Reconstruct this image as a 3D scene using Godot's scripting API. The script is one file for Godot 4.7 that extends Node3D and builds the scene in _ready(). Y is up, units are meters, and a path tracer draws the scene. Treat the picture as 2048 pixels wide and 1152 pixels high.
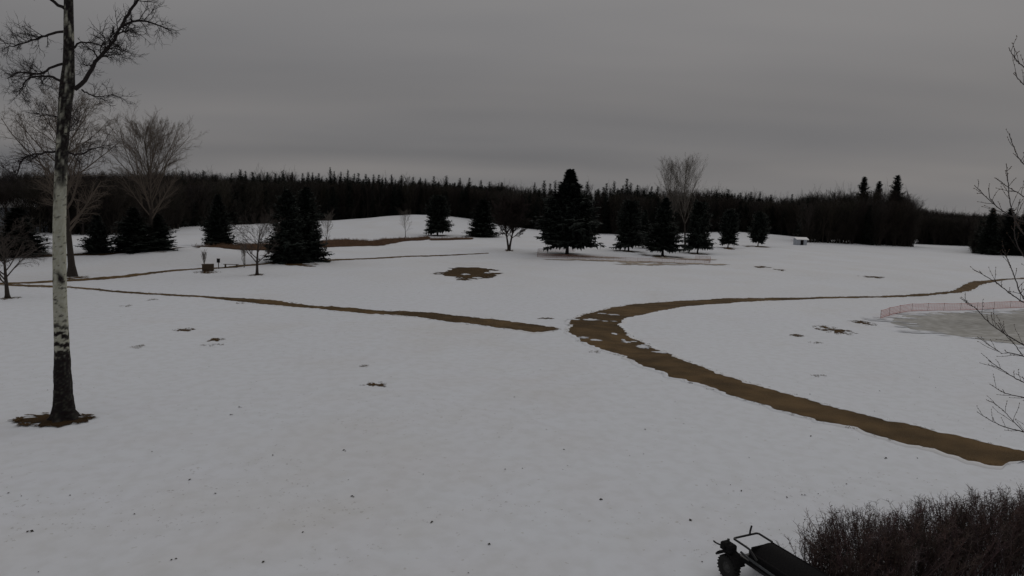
extends Node3D
# A golf course under thin snow on an overcast winter afternoon, seen from an upper window.
# x is to the right, -z away from the clubhouse, y up; metres.

const CLUBHOUSE_PATH_FAR_EDGE = [[7.04, -43.09], [7, -41.18], [7.32, -39.34], [7.77, -37.03], [8.15, -35.53], [8.41, -34.07], [8.73, -32.8], [9.99, -29.59], [11.22, -27.71], [12.31, -26.07], [13.32, -24.67], [13.77, -23.91], [14.39, -23.68], [15.2, -22.5], [16.05, -21.58], [16.65, -20.82], [20.56, -16.28]]
const CLUBHOUSE_PATH_NEAR_EDGE = [[3.99, -42.73], [3.49, -40.69], [4.19, -38.7], [3.97, -37.69], [4.8, -36.23], [5.79, -33.68], [6.46, -31.7], [7.09, -30.08], [7.47, -28.87], [9.02, -26.56], [10.1, -24.81], [11.14, -23.46], [12.08, -22.74], [12.59, -21.85], [13.14, -21.13], [13.9, -20.48], [14.45, -19.71], [14.92, -19.4], [15.45, -19.81], [15.92, -19.86], [21.37, -22.37]]
const FAIRWAY_PATH_FAR_EDGE = [[3.99, -42.73], [3.78, -44.42], [4.36, -45.31], [5.43, -47.56], [7.12, -50.24], [9.45, -53.87], [13.05, -56.9], [16.14, -58.47], [20.11, -61.06], [24.91, -63.95], [29.58, -65.79], [34.77, -68.23], [41.3, -71.84], [46.47, -74.18], [52.47, -78.9], [56.3, -83.43], [64.03, -92.14], [71.93, -98.27], [81.95, -106.75], [92.8, -115.59]]
const FAIRWAY_PATH_NEAR_EDGE = [[7.04, -43.09], [7.88, -45.81], [9.19, -47.85], [13.09, -53.24], [16.2, -55.58], [18.83, -57.08], [23.97, -61.49], [28.87, -64.17], [33.87, -66.43], [40.28, -70.02], [45.19, -72.09], [50.5, -75.89], [55.04, -79.62], [60.78, -86.09], [68.19, -93.58], [79, -102.88], [89.3, -112.36]]
const LEFT_PATH_FAR_EDGE = [[3.06, -41.28], [2.53, -41.88], [0.23, -43.33], [-1.48, -44.68], [-5.33, -46.16], [-9.14, -46.21], [-12.69, -47.15], [-14.62, -47.6], [-18.22, -49.56], [-19.59, -49.62], [-22.78, -49.94], [-27.98, -51.55], [-33.34, -53.18], [-35.95, -53.77], [-39.3, -53.4], [-42.12, -54.45], [-52.06, -55.54]]
const LEFT_PATH_NEAR_EDGE = [[2.92, -40.94], [2.33, -40.4], [1.43, -40.02], [-0.22, -40.92], [-3.13, -42.3], [-6.28, -43.99], [-10.1, -44.88], [-14.25, -46.41], [-17.04, -47.08], [-19.24, -47.71], [-22.29, -48.85], [-27.34, -50.37], [-32.82, -52.34], [-35.24, -52.69], [-38.42, -52.19], [-40.67, -52.56], [-50.67, -52.33]]
const TEE_PATH_FAR_EDGE = [[-4.38, -119.56], [-10.54, -114], [-17.05, -106.56], [-20.2, -101.13], [-25.07, -89.04], [-29.56, -81.47], [-30.62, -78.84], [-31.92, -77.09], [-33.02, -73.7], [-34.39, -73.42], [-36.43, -69.89], [-37.39, -66.43], [-38.24, -63.18], [-39.36, -60.04], [-40.18, -58.28], [-40.53, -56.07], [-42.32, -54.71], [-47.46, -46.13]]
const TEE_PATH_NEAR_EDGE = [[-4.3, -117.61], [-10.35, -111.97], [-16.67, -104.26], [-19.24, -96.33], [-24.53, -87.11], [-28.82, -79.42], [-29.76, -76.6], [-30.83, -74.45], [-32.35, -72.21], [-33.7, -71.94], [-35.64, -68.37], [-36.36, -64.6], [-36.89, -60.93], [-37.83, -57.69], [-38.69, -56.11], [-39.41, -54.51], [-41.1, -53.11], [-47.36, -45.32]]
const FAIRWAY_PATCH = [[-8.42, -75.18], [-7.92, -80.26], [-6.98, -85.68], [-5.68, -87.44], [-4.32, -87.26], [-2.5, -84.7], [-3.08, -81.66], [-1.93, -77.68], [-2.89, -71.58], [-4.17, -68.77], [-5.88, -70.59]]
const NEAR_GREEN = [[29.13, -51.3], [32.33, -54.04], [35.96, -56.46], [41.33, -59.49], [47.87, -61.9], [55.88, -64.02], [37.43, -41.84], [33.55, -40.19], [31.79, -40.76], [30.23, -42.44], [29.37, -44.55], [28.53, -47.12]]
const FAR_GREEN = [[15.27, -120.63, 4.39, 1.79], [18.98, -110.44, 6.58, 1.95], [21.75, -105.66, 4.85, 1.89], [31.89, -123.73, 5.04, 3.1], [10.23, -110.02, 4.26, 1.24], [30.51, -108.7, 4.31, 2.3]]
const REED_BED = [[-51.31, -106.42], [-48.79, -111.07], [-48.41, -122.1], [-45.94, -126.65], [-44.63, -139.49], [-41.42, -147.03], [-39.06, -155.6], [-31.93, -151.12], [-31.94, -164.55], [-27.33, -170.36], [-24.41, -192.49], [-21.44, -173.34], [-25.5, -150.61], [-26.02, -134.17], [-30.69, -129.26], [-33.32, -118.3], [-36.22, -110.61], [-38.76, -104.48], [-41.13, -101.04], [-46.54, -105.93]]
const DITCH = [[-56.48, -78.58], [-54.68, -80.28], [-53, -81.42], [-50.31, -81.54], [-48.94, -83.94], [-45.89, -87.78], [-49.72, -105.76], [-48.2, -102.53], [-44.99, -86.06], [-48.18, -82.63], [-49.53, -80.25], [-52.06, -79.97], [-53.71, -78.85], [-55.44, -77.11]]
const REED_STRIP = [[-22.78, -179.71], [-17.79, -186.66], [-11.73, -192.48], [-11.31, -185.83], [-16.53, -173.58], [-20.81, -168.24]]
const BARE_SPOTS = [[21.91, -44.57, 1.03, 1.79], [26.22, -49.13, 0.82, 1.06], [18.29, -42.23, 0.52, 0.46], [18.34, -39.75, 0.36, 0.35], [50.49, -93.37, 2.02, 1.53], [39.34, -105.21, 1.7, 1.8], [40.25, -100.33, 0.77, 1.93], [-18.29, -36.84, 0.44, 0.65], [-17.98, -31.73, 0.29, 0.31], [-15.37, -34.31, 0.38, 0.52], [-25.7, -47.16, 0.27, 0.59], [-25.66, -43.94, 0.31, 0.42], [-5.35, -26.13, 0.51, 0.41], [-6.57, -29.6, 0.18, 0.21], [-19.46, -47.36, 0.37, 0.36], [4.52, -34.84, 0.37, 0.34], [2.33, -45.18, 0.55, 0.31], [-35.31, -46.25, 0.44, 0.98], [-26.24, -80.51, 3.2, 2.91], [-25.99, -67.54, 0.63, 1.18], [-22.94, -200.98, 3.51, 4.29], [9.92, -121.84, 2.86, 3.25], [24.95, -144.64, 3.62, 4.07], [29.33, -131.03, 4.5, 5.75], [41.01, -148.58, 2.04, 5.05], [57.17, -178.54, 2.88, 7.28], [73.64, -201.84, 4.95, 5.83], [-51.6, -82.62, 1.33, 0.89], [-46.87, -84.77, 2.8, 1.02], [-49.43, -111.75, 1.67, 4.13], [-40.32, -60.76, 0.97, 1.69], [-0.84, -129.95, 0.97, 2.54], [-31.75, -69.1, 1.28, 1.06], [14.65, -30.84, 0.31, 0.21], [-15.1, -33.02, 0.55, 0.23]]
const SNOW_BITS = [[5.42, -44.82, 0.48, 0.33], [4.24, -44.75, 0.41, 0.25], [6.58, -47.87, 0.3, 0.26], [7.36, -47.5, 0.45, 0.26], [6.33, -44.39, 0.21, 0.16], [6.95, -44.44, 0.21, 0.16], [4.97, -38.08, 0.32, 0.23], [6.34, -40.09, 0.16, 0.25], [6.67, -37.73, 0.24, 0.24], [7.15, -37.96, 0.21, 0.15], [7.39, -36.52, 0.37, 0.46], [8.09, -34.93, 0.39, 0.3], [4.34, -38.72, 0.27, 0.29], [6.6, -38.3, 0.12, 0.3], [-5.37, -76.04, 0.45, 1.31], [-3.71, -70.77, 0.47, 0.7], [-2.99, -79.36, 0.36, 0.84]]
const TREES = [
	["spruce", -27.96, -82.34, 8.91, 2.9, 0.09, "nearer of the two dark spruces merged into one clump beside the cart path"],
	["spruce", -26.7, -86.07, 9.43, 2.9, 0.09, "farther spruce of the merged pair, its tip just the higher, by the cart path"],
	["spruce", -50, -113.05, 8.59, 2.63, 0.06, "slim dark spruce standing alone between the tall bare poplar and the small bare tree"],
	["spruce", -51.29, -82.23, 4.81, 1.79, 0.09, "small conical spruce just right of the thick trunk behind the birch"],
	["spruce", -48.15, -84.56, 5.5, 2.79, 0.02, "broad low spruce under the fan-shaped bare poplar"],
	["spruce", -46.29, -87.04, 4.62, 2.15, 0.15, "stubby spruce leaning out to the right below the fan-shaped bare poplar"],
	["spruce", -58.08, -78.17, 5.62, 3.16, 0.07, "wide dark spruce behind the small bare tree at the left edge"],
	["spruce", -58.51, -73.64, 6.62, 2.43, 0.07, "dark spruce cut off by the left edge of the view"],
	["round", -22.94, -200.98, 11.78, 4.22, 0.09, "round-headed spruce on a short trunk left of the paired spruce and forked tree"],
	["spruce", -9.61, -202.25, 11.41, 5.15, 0.03, "dense dark spruce touching the ground just left of the forked trunk"],
	["bigspruce", 9.91, -122.84, 15.37, 5.71, 0.15, "largest spruce, a wide pyramid on a bare trunk in the middle of the course"],
	["round", 25.28, -146.55, 10.89, 3.41, 0.13, "left spruce of the clump below the twin poplars, trunk showing"],
	["lifted", 31.71, -163.5, 9.24, 2.45, 0.11, "small spruce squeezed between the two larger ones of the clump"],
	["lifted", 29.69, -132.68, 11.43, 3.78, 0.16, "front spruce of the clump below the twin poplars"],
	["round", 41.54, -150.56, 11.41, 3.39, 0.2, "olive-dark rounded conifer right of the twin poplars' trunk"],
	["round", 58.27, -181.58, 10.11, 2.86, 0.12, "rounded dark spruce second from the right in the row of lone trees"],
	["round", 75.15, -205.58, 10.23, 3.08, 0.15, "small rounded dark spruce at the right end of the row of lone trees"],
	["tallspruce", 135.09, -262, 25.74, 4.91, 0.01, "left spire of the three spruces above the right-hand stand"],
	["tallspruce", 140.95, -262, 24.37, 4.32, 0.02, "short middle spire of the three spruces above the right-hand stand"],
	["tallspruce", 147.79, -262, 27.11, 5.5, 0.01, "right and tallest spire of the three spruces above the right-hand stand"],
	["tallspruce", 147.11, -207.02, 14.42, 3.72, 0.03, "spruce at the corner where the right-hand forest edge steps forward"],
	["tallspruce", 153.32, -208.07, 14.65, 4.06, 0.03, "spruce behind the twiggy branches near the right edge"],
	["tallspruce", 159.27, -208.52, 14.53, 4.69, 0.03, "spruce half cut off by the right edge of the view"],
	["poplar", -41.11, -61.97, 16.33, 4.27, 0.32, "tall bare poplar with a thick trunk directly behind the birch"],
	["fan", -46.58, -86.12, 15.26, 4.91, 0.33, "bare poplar with a fan-shaped crown above the left forest"],
	["twin", 37.9, -163.78, 20.31, 3.31, 0.58, "left of the twin bare poplars rising above the forest"],
	["twin", 40.98, -159.49, 20.59, 4.3, 0.58, "right of the twin bare poplars rising above the forest"],
	["apple", -25.99, -67.54, 6.18, 2.43, 0.41, "small spreading bare tree in front of the merged spruces"],
	["apple", -35.49, -46.49, 5.49, 2.16, 0.49, "small bare tree at the left edge beyond the path"],
	["sapling", -28.88, -178.37, 6.64, 2.27, 0.26, "small pale bare sapling beside the brown reeds"],
	["sapling", -30.8, -109.36, 5.88, 1.15, 0.31, "thin bare sapling at the right flank of the merged spruces"],
	["forked", -0.84, -129.95, 10.24, 3.02, 0.24, "dense reddish bare tree on a forked trunk"],
	["wisp", -30.13, -74.52, 1.97, 0.5, 0.14, "pale wispy shrub beside the cart path near the small bare tree"],
	["wisp", -35.81, -77.1, 1.05, 0.4, 0.17, "pale dry grass plume standing behind the wooden box"],
]
const FOREST_EDGE = [[-136.8, -138, 10.7, 0.3], [-102.8, -134, 11.2, 0.25], [-89.8, -134, 11.8, 0.25], [-82.2, -138, 12.3, 0.3], [-89.7, -165, 13.8, 0.35], [-99.8, -200, 15.3, 0.35], [-100.5, -225, 16.9, 0.6], [-99.5, -262, 19.1, 0.7], [-96, -300, 20.6, 0.85], [-85.9, -330, 22.2, 0.9], [-67.8, -338, 20.3, 0.95], [-40.9, -345, 18.1, 0.95], [-22.9, -345, 17.6, 0.9], [-11, -335, 18.7, 0.8], [-2.1, -305, 17.8, 0.7], [15.8, -298, 18.9, 0.95], [44.9, -300, 21.1, 0.85], [61.6, -305, 19.9, 0.8], [86.3, -312, 18.8, 0.7], [103.9, -316, 18.2, 0.8], [120.7, -305, 16.7, 0.75], [125.6, -285, 17.2, 0.5]]
const STAND_EDGE = [[105.6, -243, 16.2, 0.1], [112.5, -243, 17.4, 0.08], [122.6, -245, 18, 0.08], [132.2, -246, 18.9, 0.08], [142.6, -248, 18.7, 0.08], [150.5, -252, 16.5, 0.08]]
const FAR_RIGHT_EDGE = [[138, -330, 18.5, 0.3], [165.1, -330, 20.3, 0.3], [192.3, -318, 16, 0.2], [201.3, -310, 14.8, 0.2], [206, -300, 14.3, 0.3], [212.1, -290, 14.4, 0.3]]
const CORNER_EDGE = [[149.9, -216, 11, 0.5], [155.1, -212, 11.9, 0.5], [161.4, -210, 12.5, 0.5], [179, -205, 13.6, 0.5]]
const SKYLINE_SPRUCES = [
	[-102, -206.3, 16.7, "first far skyline spruce to the right of the fan-shaped poplar"],
	[-103.3, -217.9, 16.7, "second far skyline spruce to the right of the fan-shaped poplar"],
	[-106.8, -230.6, 18.3, "third far skyline spruce to the right of the fan-shaped poplar"],
	[-105.2, -236, 17.4, "fourth far skyline spruce to the right of the fan-shaped poplar"],
	[-102.5, -243.2, 18.5, "first far skyline spruce to the right of the slim lone spruce"],
	[-104, -254.6, 20.5, "second far skyline spruce to the right of the slim lone spruce"],
	[-104, -259.3, 20.2, "third far skyline spruce to the right of the slim lone spruce"],
	[-102, -260.9, 19.9, "fourth far skyline spruce to the right of the slim lone spruce"],
	[-104.2, -274.5, 19.6, "fifth far skyline spruce to the right of the slim lone spruce"],
	[-100.8, -273.6, 20.4, "first far skyline spruce to the right of the small spreading bare tree"],
	[-101.5, -284.8, 20.5, "second far skyline spruce to the right of the small spreading bare tree"],
	[-101.4, -293.6, 22.1, "third far skyline spruce to the right of the small spreading bare tree"],
	[-99.9, -301, 21.8, "fourth far skyline spruce to the right of the small spreading bare tree"],
	[-98.8, -312.5, 22.4, "first far skyline spruce to the right of the merged pair of spruces"],
	[-98.1, -318.6, 23.2, "second far skyline spruce to the right of the merged pair of spruces"],
	[-97.9, -324.8, 23.4, "third far skyline spruce to the right of the merged pair of spruces"],
	[-93.7, -320.6, 22.7, "fourth far skyline spruce to the right of the merged pair of spruces"],
	[-91.9, -333.9, 26.2, "fifth far skyline spruce to the right of the merged pair of spruces"],
	[-90.9, -337.6, 24.6, "sixth far skyline spruce to the right of the merged pair of spruces"],
	[-87.4, -336.9, 24.2, "seventh far skyline spruce to the right of the merged pair of spruces"],
	[-83.3, -334.5, 24.5, "first far skyline spruce to the right of the snowy-roofed house"],
	[-83.4, -348.5, 23.4, "second far skyline spruce to the right of the snowy-roofed house"],
	[-79.5, -340.5, 23, "third far skyline spruce to the right of the snowy-roofed house"],
	[-76.1, -342.2, 22.4, "fourth far skyline spruce to the right of the snowy-roofed house"],
	[-74.1, -351.2, 22.5, "fifth far skyline spruce to the right of the snowy-roofed house"],
	[-70.7, -348.3, 22, "sixth far skyline spruce to the right of the snowy-roofed house"],
	[-64.2, -348.5, 21.5, "seventh far skyline spruce to the right of the snowy-roofed house"],
	[-60.1, -353.7, 21.1, "eighth far skyline spruce to the right of the snowy-roofed house"],
	[-52.6, -345.5, 19.2, "first far skyline spruce to the right of the pale sapling by the reeds"],
	[-50.3, -355.2, 19.7, "second far skyline spruce to the right of the pale sapling by the reeds"],
	[-47, -351.6, 18.9, "third far skyline spruce to the right of the pale sapling by the reeds"],
	[-42.4, -348.9, 20, "fourth far skyline spruce to the right of the pale sapling by the reeds"],
	[-36.7, -356.6, 21, "first far skyline spruce to the right of the round-headed spruce"],
	[-29.8, -360.1, 20.6, "second far skyline spruce to the right of the round-headed spruce"],
	[-24.1, -350.7, 21, "third far skyline spruce to the right of the round-headed spruce"],
	[-18.1, -351.7, 20.6, "fourth far skyline spruce to the right of the round-headed spruce"],
	[-13.3, -343.7, 20.3, "first far skyline spruce to the right of the dense spruce beside the forked tree"],
	[-6.7, -333.1, 20.4, "second far skyline spruce to the right of the dense spruce beside the forked tree"],
	[8.9, -313.3, 21.3, "first far skyline spruce to the right of the forked reddish tree"],
	[12.9, -305.1, 22.2, "second far skyline spruce to the right of the forked reddish tree"],
	[16, -312, 21.5, "third far skyline spruce to the right of the forked reddish tree"],
	[18.2, -309.7, 22.9, "fourth far skyline spruce to the right of the forked reddish tree"],
	[33.1, -311, 23.3, "first far skyline spruce to the right of the largest spruce"],
	[42.3, -313.4, 22.9, "second far skyline spruce to the right of the largest spruce"],
	[45.1, -308.5, 23.9, "third far skyline spruce to the right of the largest spruce"],
	[50, -313.8, 22.2, "fourth far skyline spruce to the right of the largest spruce"],
	[52, -315.8, 25.5, "fifth far skyline spruce to the right of the largest spruce"],
	[52.3, -306.3, 23.3, "first far skyline spruce to the right of the clump below the twin poplars"],
	[57.4, -317, 22.5, "second far skyline spruce to the right of the clump below the twin poplars"],
	[63.3, -313.1, 22, "third far skyline spruce to the right of the clump below the twin poplars"],
	[66.5, -315.1, 22.1, "fourth far skyline spruce to the right of the clump below the twin poplars"],
	[95.2, -318.6, 19, "first far skyline spruce to the right of the twin poplars"],
	[103.1, -327.1, 20.4, "second far skyline spruce to the right of the twin poplars"],
	[105.1, -322.6, 18.5, "first far skyline spruce to the right of the second-last lone tree"],
	[110, -329.5, 19.2, "second far skyline spruce to the right of the second-last lone tree"],
	[111.6, -319.2, 19.3, "third far skyline spruce to the right of the second-last lone tree"],
	[116.4, -320.7, 19.7, "fourth far skyline spruce to the right of the second-last lone tree"],
	[119.9, -315.9, 18.5, "first far skyline spruce to the right of the last lone tree of the row"],
	[127.1, -309.3, 19.2, "second far skyline spruce to the right of the last lone tree of the row"],
	[126.7, -296.6, 17.4, "third far skyline spruce to the right of the last lone tree of the row"],
	[128.8, -290.3, 18, "fourth far skyline spruce to the right of the last lone tree of the row"]
]
const BIRCH_TRUNK = [[-14.22, -0.07, -20.75], [-14.22, 0.29, -20.75], [-14.21, 0.95, -20.75], [-14.19, 2.25, -20.75], [-14.19, 3.85, -20.75], [-14.16, 5.11, -20.75], [-14.12, 6.2, -20.75], [-14.06, 7.13, -20.75], [-13.98, 8.2, -20.75], [-13.89, 9.1, -20.75], [-13.78, 10, -20.75], [-13.71, 10.45, -20.75], [-13.65, 11.04, -20.75], [-13.62, 11.63, -20.75], [-13.58, 12.94, -20.75], [-13.5, 14.65, -20.75], [-13.47, 16.33, -20.75], [-13.37, 17.71, -20.75]]
const BIRCH_RADIUS = [0.338, 0.284, 0.25, 0.21, 0.189, 0.183, 0.176, 0.169, 0.169, 0.169, 0.189, 0.203, 0.156, 0.142, 0.122, 0.088, 0.054, 0.02]
const BIRCH_BRANCHES = [
	[0.043, [[-13.87, 10.55, -20.75], [-14.25, 10.69, -20.87], [-14.65, 10.72, -20.99], [-15.11, 10.68, -21.11], [-15.43, 10.45, -21.23], [-15.63, 10.19, -21.35]]],
	[0.043, [[-13.74, 11.08, -20.75], [-14.03, 10.98, -20.65], [-14.24, 10.78, -20.55], [-14.48, 10.67, -20.45], [-14.84, 10.73, -20.35], [-15.16, 10.48, -20.25]]],
	[0.068, [[-13.48, 10.34, -20.75], [-13.13, 10.61, -20.69], [-12.7, 11.18, -20.62], [-12.16, 11.73, -20.55], [-11.86, 12.17, -20.49], [-11.15, 12.32, -20.42], [-10.43, 12.07, -20.35]]],
	[0.026, [[-12.78, 11.29, -20.75], [-12.54, 11.42, -21], [-12.25, 11.53, -21.25]]],
	[0.026, [[-13.28, 10.33, -20.75], [-13.08, 10.19, -21.1], [-12.7, 10.33, -21.45]]],
	[0.039, [[-14.09, 8.43, -20.75], [-14.61, 8.4, -20.88], [-15.36, 8.2, -21], [-15.63, 7.75, -21.13], [-15.96, 7.67, -21.25]]],
	[0.034, [[-14.04, 8.54, -20.75], [-13.64, 8.39, -20.95], [-13.23, 8.61, -21.15], [-12.99, 8.75, -21.35]]],
	[0.026, [[-13.96, 9.49, -20.75], [-14.11, 9.49, -20.45], [-14.31, 9.47, -20.15]]],
	[0.043, [[-13.65, 12.04, -20.75], [-14.37, 11.94, -20.92], [-15.18, 11.72, -21.09], [-16.01, 11.58, -21.25]]],
	[0.034, [[-13.58, 11.48, -20.75], [-13.31, 11.77, -20.92], [-12.88, 11.74, -21.09], [-12.58, 11.85, -21.25]]],
	[0.051, [[-12.01, 12.24, -20.75], [-11.83, 12.77, -20.95], [-11.34, 13.72, -21.15], [-10.97, 14.53, -21.35]]],
	[0.051, [[-13.65, 12.65, -20.75], [-14.17, 13.01, -20.59], [-14.61, 13.65, -20.42], [-14.9, 14.27, -20.25]]],
	[0.043, [[-13.53, 13.51, -20.75], [-13.15, 14.35, -21.05], [-12.77, 15.49, -21.35]]],
	[0.034, [[-13.52, 14.51, -20.75], [-14.02, 15.42, -20.95], [-14.57, 16.34, -21.15]]],
	[0.026, [[-13.46, 15.64, -20.75], [-12.98, 16.39, -20.55], [-12.68, 17.12, -20.35]]],
	[0.021, [[-13.9, 8.95, -20.75], [-13.55, 9.06, -20.55], [-13.14, 9.37, -20.35]]],
	[0.021, [[-12.78, 11.2, -20.75], [-13.09, 11.09, -20.9], [-13.5, 11.14, -21.05]]]
]
const EDGE_TREE_BRANCHES = [
	[[8.32, 5.03, -9], [7.46, 5.26, -8.91], [6.87, 5.51, -8.82], [6.36, 5.77, -8.73], [6.06, 6, -8.65], [5.79, 6.13, -8.56]],
	[[8.33, 4.96, -9], [7.12, 5.3, -9.12], [6.92, 5.3, -9.24], [6.8, 5.4, -9.36], [6.73, 5.48, -9.48]],
	[[8.38, 4.61, -9], [7.57, 4.79, -8.89], [6.89, 5.01, -8.77], [6.51, 5.19, -8.66], [6.24, 5.33, -8.55]],
	[[8.44, 4.4, -9], [7.66, 4.63, -9.05], [7.18, 4.72, -9.1], [6.95, 4.76, -9.15], [6.77, 4.87, -9.2]],
	[[8.53, 4.01, -9], [7.75, 4.1, -9.08], [7.28, 4.21, -9.16], [7, 4.27, -9.24], [6.73, 4.42, -9.32]],
	[[7.16, 4.26, -9], [6.98, 4.42, -9], [6.87, 4.53, -9], [6.67, 4.67, -9]],
	[[8.23, 5.73, -9], [7.48, 5.85, -8.94], [6.95, 6.03, -8.89], [6.62, 6.19, -8.83], [6.32, 6.37, -8.77], [6.04, 6.49, -8.71]],
	[[8.1, 6.41, -9], [7.24, 6.07, -8.92], [6.84, 6.11, -8.85], [6.63, 6.38, -8.77], [6.43, 6.67, -8.7], [6.3, 6.77, -8.62]],
	[[8.07, 6.68, -9], [7.16, 6.76, -8.85], [6.63, 6.97, -8.7], [6.33, 7.22, -8.55], [6.13, 7.52, -8.4], [5.96, 7.81, -8.25]],
	[[8.05, 6.81, -9], [7.18, 7.18, -8.94], [6.69, 7.48, -8.89], [6.46, 7.57, -8.83], [6.22, 7.69, -8.77]],
	[[7.97, 7.28, -9], [7.06, 7.62, -8.86], [6.52, 7.88, -8.72], [6.3, 8, -8.58], [6.09, 8.21, -8.44]],
	[[7.99, 7.08, -9], [7.23, 7.05, -8.89], [6.6, 7.16, -8.78], [6.18, 7.34, -8.68], [5.92, 7.49, -8.57], [5.75, 7.56, -8.46]],
	[[7.78, 8.38, -9], [6.98, 8.72, -8.84], [6.35, 9.07, -8.68], [6.11, 9.14, -8.52], [5.91, 9.21, -8.36]],
	[[7.84, 8.13, -9], [7.03, 8.46, -8.79], [6.3, 8.84, -8.58], [6.02, 8.93, -8.37]],
	[[8.17, 6.14, -9], [7.46, 6.24, -9.06], [7.06, 6.57, -9.12], [6.85, 6.97, -9.18], [6.91, 7.44, -9.24]],
	[[6.41, 7.36, -9], [6.33, 7.45, -9], [6.3, 7.56, -9]],
	[[7.03, 5.32, -9], [6.9, 5.47, -9], [6.74, 5.62, -9], [6.66, 5.75, -9]]
]
const EDGE_TREE_FOOT = [8.39, 0, -9]
const NEAR_FENCE = [[29.03, -51.96], [31, -54.03], [33.85, -56.52], [36.1, -57.8], [38.43, -59.04], [42.04, -60.73], [45.33, -62.13], [49.48, -63.89], [53.7, -65.53]]
const FAR_FENCE = [[12.51, -135.32], [8.19, -130.95], [4.77, -128.56], [4.26, -116.49], [7.24, -115.06], [11.33, -112.82], [15.45, -111.94], [19.67, -112.06], [23.41, -111.01], [27.73, -110.63], [33.33, -113.02], [36.3, -122.62], [34.46, -126.35]]
const BOX_SPOT = [-32.31, -70.45]
const SIGN_SPOT = [-32.13, -72.57]
const LOG_SPOT = [-31.41, -74.1]
const SHED_SPOT = [94.22, -220.09]
const HOUSE_A = [-86.37, -352]
const HOUSE_B = [-106.72, -256]
const HOUSE_C = [-101.58, -300]
const HOUSE_D = [-102.39, -138]
const LOOSE_LEAVES = [[-9.3, -22.56], [-6.64, -18.24], [-4.77, -12.5], [-10.01, -13.4], [-8.06, -16.29], [-7.03, -15.57], [-6.49, -12.5], [-8.32, -14.33], [-4.39, -13.8], [-1.67, -14.44], [-0.3, -13.52], [16.21, -28.51], [12.66, -27.31], [10.09, -21.66], [11.58, -19.7], [12.64, -19.85], [6.16, -16.83], [7.28, -16.5], [7.78, -16.73], [8.18, -16.82], [14.69, -30.95], [15.52, -36.75], [-7.79, -55.62], [0.26, -25.17], [-3.74, -15.64], [-11.38, -15.11], [-10.37, -15.25], [-11.82, -15.18], [-4.69, -18.75], [9.27, -17.56], [-9.23, -21.69], [-10.03, -18.13], [1.78, -19.59], [4.64, -21.8], [4.39, -15.06], [-0.02, -17.79], [2.39, -16.02]]

const SNOW := Color(0.735, 0.765, 0.815)

var rng := RandomNumberGenerator.new()
var ragged := FastNoiseLite.new()
var M := {}
var used := {}

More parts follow.
